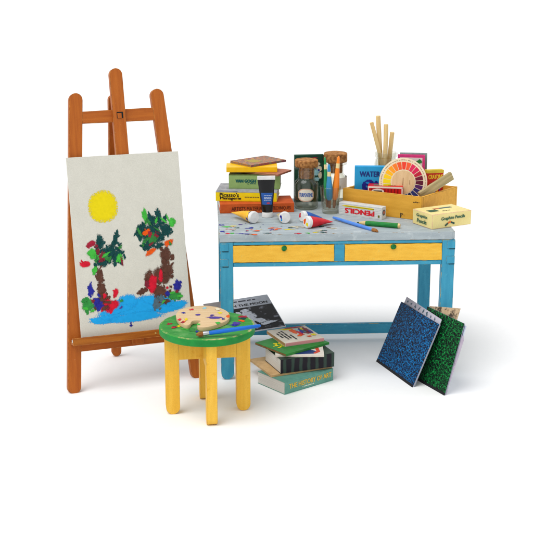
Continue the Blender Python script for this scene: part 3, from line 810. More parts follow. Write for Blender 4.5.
for p, q in zip(cols, cols[1:]): bm.faces.new((p[0], q[0], q[1], p[1]))
obj('label', bm, mat('label_paper2', 'dcd6cc', 'c89c84', rough=.6, scale=(30, 30, 30), lo=.55, hi=.7), j2, smooth=True)
# dark green tin behind the bottles
dg = thing('book', 'dark green patterned book standing upright behind the corked bottles', 'book', frame(.158, 6.80, H + .0005, 7))
bm = bmesh.new(); box(bm, 0, .168, 0, .004, 0, .268); box(bm, 0, .168, .026, .030, 0, .268); box(bm, 0, .004, .0041, .0259, 0, .268)
obj('cover', bm, mat('dark_green_cover', '1c4a38', '143c2c', rough=.5, scale=(30, 30, 30)), dg, bevel=.001)
bm = bmesh.new(); box(bm, .0045, .165, .0042, .0258, .002, .265); obj('pages', bm, mat('green_pages', '5c8c74', '4a7a64', rough=.8), dg)
bm = bmesh.new(); lay = bm.verts.layers.float.new('core')
dabs('flower_pattern', [('cream', .125, .215, .022, .014, 20), ('cream', .140, .19, .018, .016, -20), ('sky', .12, .17, .022, .018, 30), ('navy', .138, .182, .006, .006, 0), ('yellow', .128, .215, .006, .005, 0), ('cream', .145, .15, .012, .018, 0), ('sky', .125, .13, .016, .012, 0), ('navy', .120, .205, .005, .005, 0), ('crimson', .11, .25, .02, .005, 5)], dg, Matrix.Translation((0, -.0006, 0)) @ FRONT, .0002, thr=.48, sc=80)
bm.free()

gl = thing('drinking_glass', 'small clear tumbler holding three coloured paintbrushes', 'glass', frame(.346, 6.522, H + .0005, 0))
bm = bmesh.new()
lathe(bm, [(.040, 0), (.043, .004), (.058, .143), (.0595, .146), (.058, .148)], 48, cap1=False)
lathe(bm, [(.034, .022), (.040, .026), (.0555, .147)], 48, cap1=False)
obj('glass', bm, GLASS2, gl, auto=True)
GB = 'brushes standing in the glass'
def pencil_brush(label, bot, top, r, c, light='e2cf96'):
    M, Ln = aim(bot, top)
    t = thing('paintbrush', label, 'paintbrush', M, GB)
    mc = mat('handle_' + c, c, c, rough=.35, fine=.06, coat=.3)
    bm = bmesh.new(); lathe(bm, [(r * .4, 0), (r * .55, .02), (r * .55, .045)], 20); obj('bristles', bm, M_BR, t, auto=True)
    bm = bmesh.new(); lathe(bm, [(r * .6, .0452), (r * 1.05, .062), (r * 1.1, Ln * .45), (r * .66, Ln - .066)], 24); obj('handle', bm, mc, t, auto=True)
    bm = bmesh.new(); lathe(bm, [(r * .66, Ln - .0658), (r * .58, Ln - .040)], 24); obj('cream_band', bm, flat(light, .5), t, auto=True)
    bm = bmesh.new(); lathe(bm, [(r * .58, Ln - .0398), (r * .45, Ln - .012), (r * .25, Ln - .002), (r * .08, Ln)], 24); obj('handle_tip', bm, mc, t, auto=True)
pencil_brush('green handled brush standing leftmost in the small glass', (.330, 6.530, H + .030), (.316, 6.560, 1.078), .0125, '1f8a4c')
pencil_brush('blue handled brush standing in the middle of the small glass', (.342, 6.505, H + .030), (.336, 6.505, 1.049), .0165, '2e86b8')
pencil_brush('orange handled brush standing rightmost in the small glass', (.366, 6.508, H + .030), (.389, 6.53, 1.089), .0165, 'ee8420')

# ---------------------------------------------------------------- brush and green pencil lying on the desk
brush('paintbrush', 'cornflower blue paintbrush lying on the desk in front of the pencil box', (.566, 6.062, H + .006), (.352, 6.352, H + .014), .0085, mat('handle_cornflower', '5a8ede', '4c80d4', rough=.35, fine=.05),
      .040, .011, .004, M_BR, M_FER)
M, Ln = aim((.472, 6.238, H + .012), (.688, 6.150, H + .0145))
gp = thing('pencil', 'fat green pencil with a sharpened wooden point lying on the desk', 'pencil', M)
rg = .0135
bm = bmesh.new(); lathe(bm, [(.0012, 0), (.005, .012)], 20); obj('lead', bm, flat('1c4a2c'), gp, auto=True)
bm = bmesh.new(); lathe(bm, [(.005, .0121), (.0115, .048)], 20); obj('point', bm, M_STICK, gp, auto=True)
bm = bmesh.new(); lathe(bm, [(.0115, .0481), (rg, .062), (rg, Ln - .012), (rg * .96, Ln - .010)], 10); obj('barrel', bm, mat('pencil_green', '1c8438', '167430', rough=.35, coat=.3), gp)
bm = bmesh.new(); lathe(bm, [(rg * .93, Ln - .0099), (rg * .8, Ln)], 20); obj('end', bm, M_STICK, gp, auto=True)

# ---------------------------------------------------------------- wooden tray and what stands in it
WB = frame(.819, 6.327, H + .0005, 149.0)      # x along the long front board (towards the left), y... right-handed: y points to the camera side
tray = thing('wooden_tray', 'open mustard yellow wooden box full of art supplies on the desk', 'box', WB)
TL, TD, TH = .470, .368, .1275
SHR = Matrix(((1, .13, 0, 0), (0, 1, 0, 0), (0, 0, 1, 0), (0, 0, 0, 1)))   # the box is a little out of square
t_ = .016
# local x: along the front board, local -y: away from the camera (into the box)
def board(name, x0, x1, y0, y1, z0, z1):
    bm = bmesh.new(); box(bm, x0, x1, y0, y1, z0, z1, M=SHR)
    return obj(name, bm, [M_BOXY, mat('tray_edge', 'c8963a', '9c7028', rough=.7, scale=(30, 30, 30))], tray, bevel=.0018, edge_mat=1, wob=.001)
fb = board('front_board', 0, TL, -t_, 0, 0, TH)
board('back_board', 0, TL, -TD, -TD + t_, 0, TH)
board('side_board', 0, t_, -TD + t_, -t_, .002, TH - .001)
board('side_board', TL - t_, TL, -TD + t_, -t_, .002, TH - .001)
board('bottom_board', t_, TL - t_, -TD + t_, -t_, .002, .012)
# nail marks and chips near the front corner
bm = bmesh.new()
for x, z, w, h in ((.022, .093, .006, .005), (.030, .094, .008, .006), (.041, .0925, .008, .005), (.014, .095, .005, .003)):
    box(bm, x, x + w, -.001, .0006, z, z + h)
for x, z, w, h in ((.118, .004, .004, .026), (.106, .022, .012, .005), (.112, .012, .004, .004)):
    box(bm, x, x + w, -.001, .0006, z, z + h)
obj('nail_mark', bm, M_BLACK, fb)

# water colour box
wc = thing('carton', 'bright blue watercolour carton standing at the left end of the wooden box', 'carton', frame(.484, 6.625, H + .013, -3))
bm = bmesh.new(); box(bm, 0, .20, 0, .036, 0, .226)
obj('carton_body', bm, [mat('watercolour_blue', '2ca4dc', '2498d0', rough=.45, scale=(10, 10, 10), bump=.15)], wc, bevel=.003)
M_NAVY = mat('navy_ink', '1c2c6c', '24448c', rough=.6, scale=(60, 60, 60))
text('lettering', 'WATER', .110, .029, Matrix.Translation((.083, -.0004, .183)) @ FRONT, M_NAVY, wc, bold=.035)
dabs('picture', [('navy', .078, .135, .026, .024, 0), ('navy', .052, .120, .014, .022, 0), ('navy', .10, .12, .022, .024, 0), ('blue', .072, .135, .012, .008, 0), ('blue', .09, .118, .010, .008, 30), ('navy', .12, .135, .010, .012, 0), ('navy', .06, .10, .02, .012, 0)], wc, Matrix.Translation((0, -.0002, 0)) @ FRONT, .0003, thr=.55, sc=90)

# colour wheel
WM = Matrix.Translation((.742, 6.548, .943)) @ Matrix.Rotation(radians(-14), 4, 'X') @ Matrix.Rotation(radians(3), 4, 'Y')
wheel = thing('colour_wheel', 'round card colour wheel with a ring of bright swatches in the wooden box', 'colour wheel', WM)
bm = bmesh.new(); lathe(bm, [(.131, 0), (.131, .0025)], 96, FRONT)
obj('disc', bm, mat('cream_card', 'eadabc', 'e0ceae', rough=.6, scale=(20, 20, 20), bump=.15), wheel)
cols = {180: 'e6d012', 165: 'f2c814', 150: 'f6b41c', 135: 'f49a24', 120: 'ee7a2a', 105: 'e8562c', 90: 'e6402c', 75: 'ec5a34', 60: 'd82c58', 45: 'd02050', 30: 'b81c38', 15: '701430', 0: '5c142c', -15: '50205c', -30: '2c2868', -45: '26306c', -60: '1c2450', -75: '1c5c8c', -90: '1c848c', -105: '1c8c5c', -120: '3c9c3c', -135: '78ac2c', -150: 'a4bc24', -165: 'ccc81c'}
bm = bmesh.new(); ml = []
for a, c in cols.items():
    ml.append(flat(c, .5)); mi = len(ml) - 1
    pts = [(r, t) for r, t in [(.068, -6.3), (.109, -6.6), (.109, -2.2), (.109, 2.2), (.109, 6.6), (.068, 6.3), (.068, 0)]]
    bm.faces.new([bm.verts.new(FRONT @ Vector((r * cos(radians(a + t)), r * sin(radians(a + t)), .0032))) for r, t in pts]).material_index = mi
obj('swatch_ring', bm, ml, wheel)
bm = bmesh.new(); lathe(bm, [(.063, 0), (.063, .0016)], 64, Matrix.Translation((0, -.0026, 0)) @ FRONT)
hub = obj('hub', bm, mat('hub_card', 'dcbc90', 'd0ae80', rough=.6, scale=(70, 10, 10)), wheel)
bm = bmesh.new()
for a in range(0, 360, 6):
    r = random.Random(a); R_ = Matrix.Rotation(radians(a), 4, 'Z')
    smallprint(bm, -.005, .005 + r.uniform(-.002, .001), .120, .0032, FRONT @ R_, seed=a, d=.0034)
obj('small_print', bm, flat('a08468', .6), wheel)
bm = bmesh.new(); box(bm, -.003, 0, -.0052, -.0046, -.018, .022); box(bm, .034, .0365, -.0052, -.0046, -.012, .012); obj('pointer', bm, flat('8a6440'), hub)

# red box
rb = thing('carton', 'small red carton with dark stripes and a white oval, lying before the colour wheel', 'carton', frame(.549, 6.532, H + .0290, -9))
bm = bmesh.new(); box(bm, 0, .190, 0, .074, 0, .119)
obj('carton_body', bm, [mat('carton_red', 'd0201e', 'c41c1c', rough=.4, fine=.04)], rb, bevel=.002)
bm = bmesh.new()
for i in range(9):
    box(bm, .020 + i * .0175, .026 + i * .0175, -.0006, .001, .01, .107)
for i in range(4): box(bm, .1895, .1906, .010 + i * .017, .016 + i * .017, .01, .107)
obj('dark_stripe', bm, flat('8a1018', .5), rb)
bm = bmesh.new(); box(bm, .002, .188, -.0008, .001, .1085, .1175); box(bm, .183, .1895, -.0008, .001, .01, .1083); box(bm, .002, .007, -.0008, .001, .01, .1083); box(bm, .1895, .1908, .002, .072, .1085, .1175)
obj('white_border', bm, flat('e4d8cc', .5), rb)
bm = bmesh.new(); lathe(bm, [(1, 0), (1, .001)], 32, Matrix.Translation((.055, -.0007, .091)) @ FRONT @ Matrix.Diagonal((.034, .014, 1, 1)))
ov = obj('white_oval', bm, flat('e8e2d8', .5), rb)
bm = bmesh.new(); box(bm, .032, .078, -.0026, -.0018, .086, .096); obj('small_print', bm, flat('403438', .6), ov)
bm = bmesh.new(); box(bm, .03, .075, .016, .058, .1191, .1196); obj('top_print', bm, mat('top_print', '6a5c50', '8c7c60', rough=.6, scale=(60, 60, 60)), rb)
bm = bmesh.new(); smallprint(bm, .085, .16, .045, .010, TP(0, 0, .1192), seed=3); smallprint(bm, .09, .15, .028, .007, TP(0, 0, .1192), seed=8); obj('small_print', bm, flat('8c2420', .6), rb)

# crayons
cr = thing('carton', 'red and yellow crayon carton tilted in the right end of the wooden box', 'carton', Matrix.Translation((.874, 6.60, H + .02)) @ Matrix.Rotation(radians(22), 4, 'Z') @ Matrix.Rotation(radians(2), 4, 'Y'))
bm = bmesh.new(); box(bm, 0, .102, 0, .032, 0, .196)
obj('carton_body', bm, [mat('crayon_red', 'c42418', 'b81e14', rough=.45)], cr, bevel=.002)
bm = bmesh.new(); box(bm, -.0008, .1028, -.0008, .0328, .183, .2); obj('yellow_flap', bm, mat('crayon_yellow', 'd4bc3c', 'c8ac30', rough=.5), cr, bevel=.001)
text('lettering', 'CRAYONS', .088, .024, Matrix.Translation((.052, -.0009, .163)) @ FRONT, flat('ecc42c', .5), cr, bold=.03)
bm = bmesh.new()
for i, h in enumerate((.035, .046, .040, .05, .036)):
    x = .018 + i * .015
    bm.faces.new([bm.verts.new((a, -.0008, z)) for a, z in ((x, .05), (x + .009, .05), (x + .009, .095 + h * .6), (x + .0045, .105 + h * .75), (x, .095 + h * .6))]).material_index = i
obj('printed_crayon', bm, [flat('2c7c3c'), flat('c83c78'), flat('2a7ab0'), flat('e8b020'), flat('6a3c8c')], cr)

# grey striped bar leaning out of the box
M, Ln = aim((.822, 6.435, H + .112), (1.000, 6.515, .985))
bar = thing('wooden_ruler', 'beige printed wooden bar sticking up out of the right end of the box', 'ruler', M)
bm = bmesh.new(); box(bm, -.010, .012, -.022, .022, 0, Ln)
obj('stick', bm, [mat('bar_paper', 'b8a67c', '93875c', rough=.6, scale=(90, 90, 5), c3='6f7450', s3=26)], bar, bevel=.001)

# books upright at the back of the tray
pk = book('book', 'pink edged book standing at the back of the wooden box', (.727, 6.735, H + .0135), -10, .150, .1, .022, M_INK, group='upright books in the wooden box') if False else None
def upright(label, x, y, yaw, w, th, h, edge, face, pages=M_PAGES):
    t = thing('book', label, 'book', frame(x, y, H + .0135, yaw), 'upright books in the wooden box')
    bm = bmesh.new(); box(bm, 0, w, 0, .004, 0, h); box(bm, 0, w, th - .004, th, 0, h); box(bm, w - .004, w, .0041, th - .0041, 0, h)
    obj('cover', bm, [edge], t, bevel=.0012)
    bm = bmesh.new(); box(bm, .003, w - .0042, .0042, th - .0042, .003, h - .003); obj('pages', bm, pages, t)
    if face:
        bm = bmesh.new(); box(bm, .012, w - .014, -.0008, .001, .012, h - .014)
        p = obj('cover_panel', bm, face, t)
        dabs('picture', [('green', w * .80, h - .035, .016, .013, 20), ('teal', w * .7, h - .06, .02, .02, 0)], t, Matrix.Translation((0, -.001, 0)) @ FRONT, .0005)
    return t
upright('pink bordered book standing upright behind the colour wheel', .728, 6.722, -8, .150, .024, .272, mat('pink_cover', 'd83c80', 'cc3474', rough=.5), flat('dcd0cc', .6))
upright('grey green book standing upright right behind the pink bordered book', .742, 6.750, -8, .152, .030, .276, mat('greygreen_cover', '8c9c94', '7c8c88', rough=.5, scale=(120, 120, 2)), None, pages=mat('striped_pages', '7c8c9c', 'a4949c', rough=.7, scale=(2, 300, 2)))

# jar of sticks
jr = thing('glass_jar', 'small clear glass jar holding wooden sticks at the back of the wooden box', 'jar', frame(.672, 6.815, H + .0135, 0))
bm = bmesh.new()
lathe(bm, [(.058, 0), (.064, .006), (.064, .215), (.058, .232), (.055, .240), (.060, .246), (.064, .250), (.064, .268), (.061, .272)], 48, cap1=False)
lathe(bm, [(.054, .008), (.058, .012), (.058, .213), (.051, .236), (.055, .272)], 48, cap1=False)
obj('glass', bm, GLASS2, jr, auto=True)
def stick(label, b, tp, r):
    M, Ln = aim(b, tp)
    t = thing('wooden_stick', label, 'stick', M, 'wooden sticks in the jar')
    bm = bmesh.new(); lathe(bm, [(r * .9, 0), (r, .004), (r, Ln - .004), (r * .9, Ln)], 20)
    obj('shaft', bm, M_STICK, t, auto=True)
    bm = bmesh.new(); lathe(bm, [(r * .8, Ln + .0002), (r * .7, Ln + .0012)], 20); obj('end_grain', bm, mat('end_grain', 'ecd8a8', 'e0c890', rough=.7), t)
stick('thin wooden stick leaning furthest left in the jar', (.690, 6.80, .86), (.585, 6.80, 1.231), .011)
stick('tallest thick wooden stick in the jar, its flat end highest', (.655, 6.845, .86), (.622, 6.815, 1.265), .0135)
stick('wooden stick standing upright with rounded end, third from left in the jar', (.665, 6.79, .86), (.668, 6.815, 1.218), .0125)
stick('shortest wooden stick, rightmost in the jar', (.680, 6.83, .86), (.704, 6.82, 1.173), .0125)

# ---------------------------------------------------------------- PENCILS carton (upside down)
pc = thing('carton', 'white pencil carton lying upside down along the front of the wooden box', 'carton', frame(.392, 6.492, H + .0005, -33.5))
pl_, ph_, pd_ = .262, .067, .048
bm = bmesh.new(); box(bm, 0, pl_, 0, pd_, 0, ph_)
obj('carton_body', bm, [mat('carton_white', 'dcdcd8', 'cfcfcc', rough=.5, bump=.1)], pc, bevel=.002)
bm = bmesh.new()
for i in range(7): box(bm, .003, pl_ - .003, -.0004, .001, .006 + i * .009, .0068 + i * .009)
for i in range(4): box(bm, .003, pl_ - .003, .004 + i * .012, .0048 + i * .012, ph_ - .001, ph_ + .0003)
obj('grey_line', bm, flat('9aa0a4', .6), pc)
text('lettering', 'PENCILS', .176, .026, Matrix.Translation((.128, -.0008, .0265)) @ FRONT @ Matrix.Rotation(pi, 4, 'Z'), flat('d4202c', .5), pc, bold=.045)
bm = bmesh.new()
prism(bm, [(.018, .051), (.042, .0465), (.215, .0465), (.215, .0555), (.042, .0555)], -.0012, 0, 'y')
obj('printed_pencil', bm, flat('dcc420', .5), pc)
bm = bmesh.new(); box(bm, .042, .215, -.0018, -.0013, .0505, .052); box(bm, .240, .250, -.0012, 0, .010, .022); obj('pencil_line', bm, flat('6a6420', .5), pc)
bm = bmesh.new(); lathe(bm, [(.016, 0), (.016, .0008)], 24, Matrix.Translation((pl_, .024, .036)) @ Matrix.Rotation(radians(90), 4, 'Y')); lathe(bm, [(.008, .0009), (.008, .0012)], 24, Matrix.Translation((pl_, .024, .036)) @ Matrix.Rotation(radians(90), 4, 'Y'), mi=1)
obj('end_emblem', bm, [flat('5c6068', .6), flat('c87058', .6)], pc)

# ---------------------------------------------------------------- Graphite Pencils carton
gc = thing('carton', 'cream graphite pencil carton overhanging the right front corner of the desk', 'carton', frame(.849, 6.122, H + .0005, 29))
gw, gd, gh = .252, .172, .078
bm = bmesh.new(); box(bm, 0, gw, 0, gd, 0, gh)
obj('carton_body', bm, [mat('carton_cream', 'ecdc98', 'e4d28c', rough=.5, bump=.12, scale=(10, 10, 10)), mat('carton_crease', 'e0cc90', 'd8a890', rough=.6)], gc, bevel=.0035, edge_mat=1, wob=.002)
M_TG = flat('1c5c4c', .5)
text('lettering', 'Graphite Pencils', .150, .022, Matrix.Translation((.132, -.0022, .049)) @ FRONT @ Matrix.Rotation(radians(1), 4, 'Z'), M_TG, gc, bold=.035, shear=.1)
SIDE = Matrix.Rotation(radians(-90), 4, 'Z') @ FRONT
text('lettering', 'Graphite', .092, .020, Matrix.Translation((-.0022, .088, .053)) @ SIDE, M_TG, gc, bold=.035, shear=.1)
text('lettering', 'Pencils', .082, .020, Matrix.Translation((-.0022, .088, .027)) @ SIDE, M_TG, gc, bold=.035, shear=.1)
def emblem(M):
    bm = bmesh.new()
    for x0, z0, x1, z1, mi in ((-.030, -.010, -.012, .002, 0), (-.012, .002, .006, .010, 1), (.006, .006, .030, -.004, 0)):
        d = Vector((x1 - x0, z1 - z0)).normalized(); s = Vector((-d.y, d.x)) * .0045
        bm.faces.new([bm.verts.new(M @ Vector((x, z, .0012))) for x, z in ((x0 + s.x, z0 + s.y), (x1 + s.x, z1 + s.y), (x1 - s.x, z1 - s.y), (x0 - s.x, z0 - s.y))]).material_index = mi
    obj('emblem', bm, [flat('2c4c44', .5), flat('e07030', .5)], gc)
emblem(Matrix.Translation((.112, -.0012, .022)) @ FRONT)
bm = bmesh.new()
for x0, x1, y0, y1, mi in ((.03, .085, .055, .095, 0), (.085, .12, .10, .118, 2), (.12, .20, .10, .118, 1)):
    box(bm, x0, x1, y0, y1, gh - .001, gh + .0014, mi)
smallprint(bm, .10, .15, .05, .008, TP(0, 0, gh + .001), mi=3, seed=4)
obj('top_print', bm, [flat('3c5c44', .6), flat('5c7070', .6), flat('c07850', .6), flat('7c7450', .6)], gc)

# ---------------------------------------------------------------- floor stack
G2 = 'books stacked on the floor'
M_TEALC = mat('teal_jacket', '649c8c', '5a9082', rough=.4, bump=.1)
f1 = book('book', 'thick teal art history book at the bottom of the floor stack', (.092, 5.795, .0005), 39.5, .330, .215, .0655, M_TEALC, group=G2, t=.003, inset=.0015)
text('title', 'THE HISTORY OF ART', .285, .026, SP(.172, .037), flat('d8b03c', .5), f1, bold=.02)
text('title', 'by', .012, .008, SP(.120, .015), flat('c8d4c0', .5), f1, bold=.0)
bm = bmesh.new(); smallprint(bm, .130, .20, .0155, .0055, Matrix.Translation((0, -.0001, 0)) @ FRONT, seed=2); obj('small_print', bm, flat('c8d4c0', .5), f1)
M_BEI = mat('beige_cover', 'd0ac7c', 'c09c6c', rough=.6, scale=(30, 30, 30))
f2 = book('booklet', 'thin beige booklet second from the bottom of the floor stack', (.024, 5.868, .0665), 24.5, .350, .275, .0115, M_BEI, cat='booklet', pages=mat('beige_pages', 'cdb48c', 'bc9e74', rough=.8), group=G2, t=.003, inset=0.001)
M_PLAID = bpy.data.materials.new('dark_plaid'); M_PLAID.use_nodes = True
nt = M_PLAID.node_tree; N_, L_ = nt.nodes, nt.links
tc = N_.new('ShaderNodeTexCoord'); wv = N_.new('ShaderNodeTexWave'); wv.bands_direction = 'X'; wv.inputs['Scale'].default_value = 7; wv.inputs['Distortion'].default_value = .8; wv.inputs['Detail'].default_value = 3; wv.inputs['Detail Scale'].default_value = 3
rp_ = N_.new('ShaderNodeValToRGB'); rp_.color_ramp.interpolation = 'EASE'
rp_.color_ramp.elements[0].position = .45; rp_.color_ramp.elements[0].color = lin('201c24'); rp_.color_ramp.elements[1].position = .95; rp_.color_ramp.elements[1].color = lin('35463e')
L_.new(tc.outputs['Object'], wv.inputs[0]); L_.new(wv.outputs[0], rp_.inputs[0]); L_.new(rp_.outputs[0], N_['Principled BSDF'].inputs['Base Color']); N_['Principled BSDF'].inputs['Roughness'].default_value = .45
f3 = book('book', 'thick book with a dark green and black striped spine, third in the floor stack', (.072, 5.888, .0785), 21.5, .300, .215, .0765, M_PLAID, group=G2, t=.003, inset=.0015, topm=mat('darkgreen_cover', '3c4c40', '2c3a32', rough=.5, scale=(30, 30, 30)))
M_WP = mat('white_cover', 'dcd4c8', 'd0c8bc', rough=.6)
f4 = book('booklet', 'white booklet with blue and red cover drawing, under the green booklet', (.045, 5.925, .1555), 0.5, .250, .20, .011, M_WP, cat='booklet', group=G2, t=.002, pages=mat('ivory_pages', 'd4c8a4', 'c4b894', rough=.8))
bm = bmesh.new()
prism(bm, [(.09, .01), (.20, .02), (.215, .06), (.16, .10), (.10, .08)], .0111, .0114, mi=0)
prism(bm, [(.205, .02), (.232, .05), (.225, .12), (.205, .13), (.213, .06), (.195, .03)], .0115, .0118, mi=1)
obj('cover_drawing', bm, [flat('24386c', .5), flat('c84430', .5)], f4)
M_GRC = mat('green_cover', '2f8438', '28762f', rough=.5, scale=(12, 12, 12), c3='4c7c4c', s3=14, lo3=.5, hi3=.7)
f5 = book('booklet', 'green booklet with yellow handwriting, second from the top of the floor stack', (.099, 5.900, .1675), 40, .300, .245, .0125, M_GRC, cat='booklet', pages=mat('brown_edge', '86623c', '6c4c2c', rough=.8), group=G2, t=.0018, inset=-.0004, spine=True)
dabs('cover_lettering', [('yellow', .04 + .012 * i, .135 + .006 * ((i * 37) % 5) - .012 * (i % 2), .012, .004 + .004 * (i % 3), 70 * (i % 3)) for i in range(9)] + [('yellow', .04 + .014 * i, .10 + .004 * ((i * 31) % 3), .009, .005, 50 * (i % 3)) for i in range(9)], f5, Matrix.Rotation(radians(0), 4, 'Z'), .0128, thr=.44, sc=90, rag=.25)
bm = bmesh.new(); prism(bm, [(.10, .12), (.28, .06), (.29, .20), (.15, .23)], .0126, .0128); obj('cover_picture', bm, mat('plum_print', '5c3c54', '7c6460', rough=.5, scale=(40, 40, 40)), f5)
M_PIC = mat('picture_cover', 'd0c8b8', 'c8beac', rough=.45, scale=(20, 20, 20))
f6 = book('booklet', 'pale booklet with an orange and blue picture, topmost in the floor stack', (.097, 6.013, .1805), 24.0, .225, .235, .0195, M_PIC, cat='booklet', pages=M_PAGES_TAN, group=G2, t=.0025, inset=0)
bm = bmesh.new()
for i, (w0, w1) in enumerate(((.085, .165), (.05, .19), (.06, .195), (.035, .12))):
    smallprint(bm, w0, w1, 0, .011, Matrix.Translation((.026 + i * .019, 0, .0196)) @ Matrix.Rotation(radians(90), 4, 'Z'), seed=i)
obj('title_lines', bm, flat('3c3c38', .6), f6)
dabs('cover_picture', [('orange', .122, .17, .016, .055, 0), ('yellow', .105, .212, .035, .016, 0), ('wine', .185, .15, .028, .058, 0), ('smoke', .175, .165, .024, .042, 0), ('orange', .13, .09, .025, .016, 20), ('red', .145, .13, .014, .045, 0), ('navy', .160, .150, .009, .045, -5), ('sky', .150, .175, .008, .03, 0), ('yellow', .182, .185, .009, .022, 0), ('navy', .20, .14, .008, .035, 0), ('orange', .165, .055, .014, .012, 0), ('yellow', .195, .070, .015, .020, 10), ('wine', .195, .16, .012, .05, 0), ('crimson', .15, .22, .06, .010, 0), ('purple', .205, .125, .010, .03, 0)], f6, I4, .0198, thr=.5, sc=90)
bm = bmesh.new(); box(bm, .002, .223, -.0008, .0004, .003, .0188); obj('pink_edge', bm, flat('d48c90', .5), f6)

# ---------------------------------------------------------------- magazine leaning behind the floor stack
TLm, TRm, BRm, BLm = Vector((-.357, 6.60, .235)), Vector((.003, 6.684, .268)), Vector((.105, 6.27, .212)), Vector((-.255, 6.186, .179))
ux = (TRm - TLm).normalized(); uy = (TRm - BRm).normalized(); uy = (uy - ux * uy.dot(ux)).normalized(); uz = ux.cross(uy)
MG = Matrix(((ux.x, uy.x, uz.x, BLm.x), (ux.y, uy.y, uz.y, BLm.y), (ux.z, uy.z, uz.z, BLm.z), (0, 0, 0, 1)))
mw, mh = .371, .429
mag = thing('magazine', 'magazine with grey heading over a black and white moon photograph, leaning behind the stool', 'magazine', MG)
bm = bmesh.new(); box(bm, 0, mw, 0, mh, -.006, 0)
obj('pages', bm, [mat('magazine_grey', 'bfc3cc', 'b2b6c0', rough=.5)], mag, bevel=.001)
bm = bmesh.new(); box(bm, .0005, .105, .0005, mh - .0005, -.001, .0004); obj('spine_margin', bm, mat('magazine_margin', '8c8684', '7c7674', rough=.5), mag)
M_MOON = bpy.data.materials.new('moon_photograph'); M_MOON.use_nodes = True
nt = M_MOON.node_tree; N_, L_ = nt.nodes, nt.links
tc = N_.new('ShaderNodeTexCoord'); nz = N_.new('ShaderNodeTexNoise'); nz.inputs['Scale'].default_value = 24; nz.inputs['Detail'].default_value = 7; nz.inputs['Roughness'].default_value = .6
rp_ = N_.new('ShaderNodeValToRGB'); rp_.color_ramp.elements[0].position = .56; rp_.color_ramp.elements[0].color = lin('121014'); rp_.color_ramp.elements[1].position = .66; rp_.color_ramp.elements[1].color = lin('80828c')
L_.new(tc.outputs['Object'], nz.inputs['Vector']); L_.new(nz.outputs['Fac'], rp_.inputs[0]); L_.new(rp_.outputs[0], N_['Principled BSDF'].inputs['Base Color'])
bm = bmesh.new(); box(bm, .004, mw - .004, .004, mh - .127, -.001, .0006); cp = obj('cover_photograph', bm, M_MOON, mag)
PAINTS['moonwhite'] = 'c4c8d2'; PAINTS['char'] = '0c0a10'
dabs('photographed_figure', [('moonwhite', .205, 0.186, .045, 0.066, 10), ('moonwhite', .20, 0.258, .024, 0.026, 0), ('moonwhite', .245, 0.120, .06, 0.026, -30), ('moonwhite', .20, 0.108, .03, 0.072, 10), ('moonwhite', .16, 0.240, .012, 0.024, 30), ('moonwhite', .29, 0.072, .05, 0.019, 10), ('char', .235, 0.084, .01, 0.036, 20), ('moonwhite', .06, 0.252, .05, 0.014, -20)], mag, I4, .0012, thr=.5, sc=70)
text('lettering', 'ON THE MOON', .225, .028, TP(.235, mh - .094, .0002), M_INK, mag, bold=.015)
bm = bmesh.new(); smallprint(bm, .10, .30, mh - .040, .014, I4, seed=12, d=.0006); smallprint(bm, .02, .085, mh - .094, .020, I4, seed=3, d=.0006); obj('small_print', bm, flat('3c3c48', .6), mag)

# ---------------------------------------------------------------- portfolios leaning on the desk leg
def portfolio(label, x, y, psi, al, w, h, m, t=.012):
    M = lean_frame(x, y, psi, al)
    p = thing('portfolio', label, 'portfolio', M, 'marbled portfolios leaning by the desk leg')
    bm = bmesh.new(); box(bm, 0, w, 0, .003, 0, h); obj('front_cover', bm, [m, flat('9098a8', .6)], p, bevel=.0006)
    bm = bmesh.new(); box(bm, 0, w, t - .003, t, .002, h); obj('back_cover', bm, [flat('9aa0b0', .6)], p, bevel=.0006)
    bm = bmesh.new(); box(bm, .003, w - .002, .0032, t - .0032, .004, h - .004); obj('pages', bm, mat('sheet_stack', 'c6c6d0', 'a8acb8', rough=.7, scale=(2, 500, 2)), p)
    bm = bmesh.new(); box(bm, -.0002, w + .0002, -.0006, .002, -.0002, .014); obj('spine_strip', bm, M_BLACK, p)
    return M
SPB = speckle('blue_marbled', '084a84', '0c8ccc'); SPG = speckle('green_marbled', '0c4e28', '1ea04a')
BM_ = portfolio('blue and black marbled portfolio leaning in front of the green one', .5962, 6.3008, -1.2125, .4093, .427, .3536, SPB)
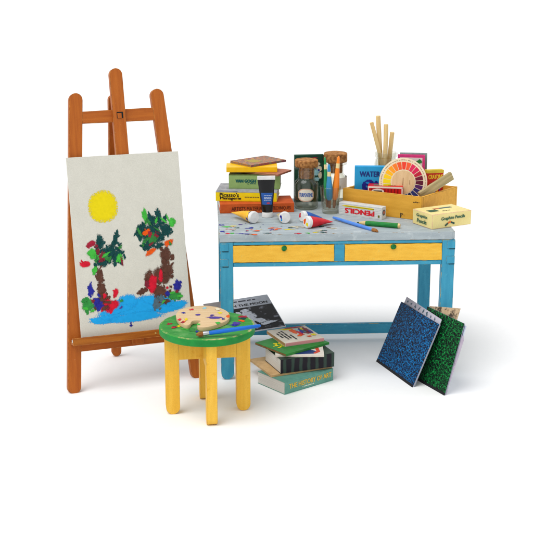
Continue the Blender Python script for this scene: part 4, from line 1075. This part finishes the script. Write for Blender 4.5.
GM_ = portfolio('green and black marbled portfolio leaning behind the blue one', .7484, 6.0802, -1.1124, .2727, .328, .3795, SPG, t=.007)
def sheet(label, M, pts, y0, th, m, scribble=None, name='paper_sheet', cat='sheet'):
    t = thing(name, label, cat, M)
    bm = bmesh.new(); prism(bm, pts, y0, y0 + th, 'y'); obj('paper', bm, m, t)
    if scribble:
        dabs('pencil_drawing', scribble, t, Matrix.Translation((0, y0 - .0004, 0)) @ FRONT, .0002, thr=.62, sc=60, rag=.6)
    return t
M_SH = mat('grey_paper', 'c6c2cc', 'b8b4c0', rough=.7, scale=(14, 14, 14), c3='b0a49c', s3=20, lo3=.62, hi3=.72)
sheet('pale drawing sheet sticking out above the blue portfolio', BM_, [(.018, .02), (.424, .02), (.424, .380), (.022, .391)], .0072, .0016, M_SH,
      [('smoke', .05 + .045 * i, .371 - .001 * i, .010, .006 + .002 * (i % 3), 20 * i) for i in range(8)])
M_TAN = mat('tan_drawing', 'cdb696', 'b89c7c', rough=.7, scale=(26, 26, 26), c3='4c4238', s3=30, lo3=.50, hi3=.60)
sheet('tan sheet with a dark ink drawing standing highest behind the green portfolio', GM_, [(.0, .05), (.235, .05), (.255, .440), (.004, .384)], .0110, .002, M_TAN)
sheet('plain pale blue white sheet jutting out right of the green portfolio', GM_, [(.02, .01), (.328, .01), (.336, .370), (.02, .368)], .0134, .0012, mat('bluewhite_paper', 'cdd4e4', 'c0c8da', rough=.7))
sheet('lilac grey sheet at the right edge behind the green portfolio', GM_, [(.03, .004), (.329, .002), (.350, .300), (.338, .318), (.03, .32)], .0082, .002, mat('lilac_paper', 'bcb0c0', 'aca0b2', rough=.7, scale=(12, 12, 12), c3='7c7480', s3=20, lo3=.60, hi3=.70))
for m in bpy.data.materials:
    p = m.node_tree.nodes.get('Principled BSDF') if m.use_nodes else None
    if p and p.inputs['Specular IOR Level'].default_value > .45 and p.inputs['Metallic'].default_value < .5:
        p.inputs['Specular IOR Level'].default_value = .15
bpy.context.view_layer.update()
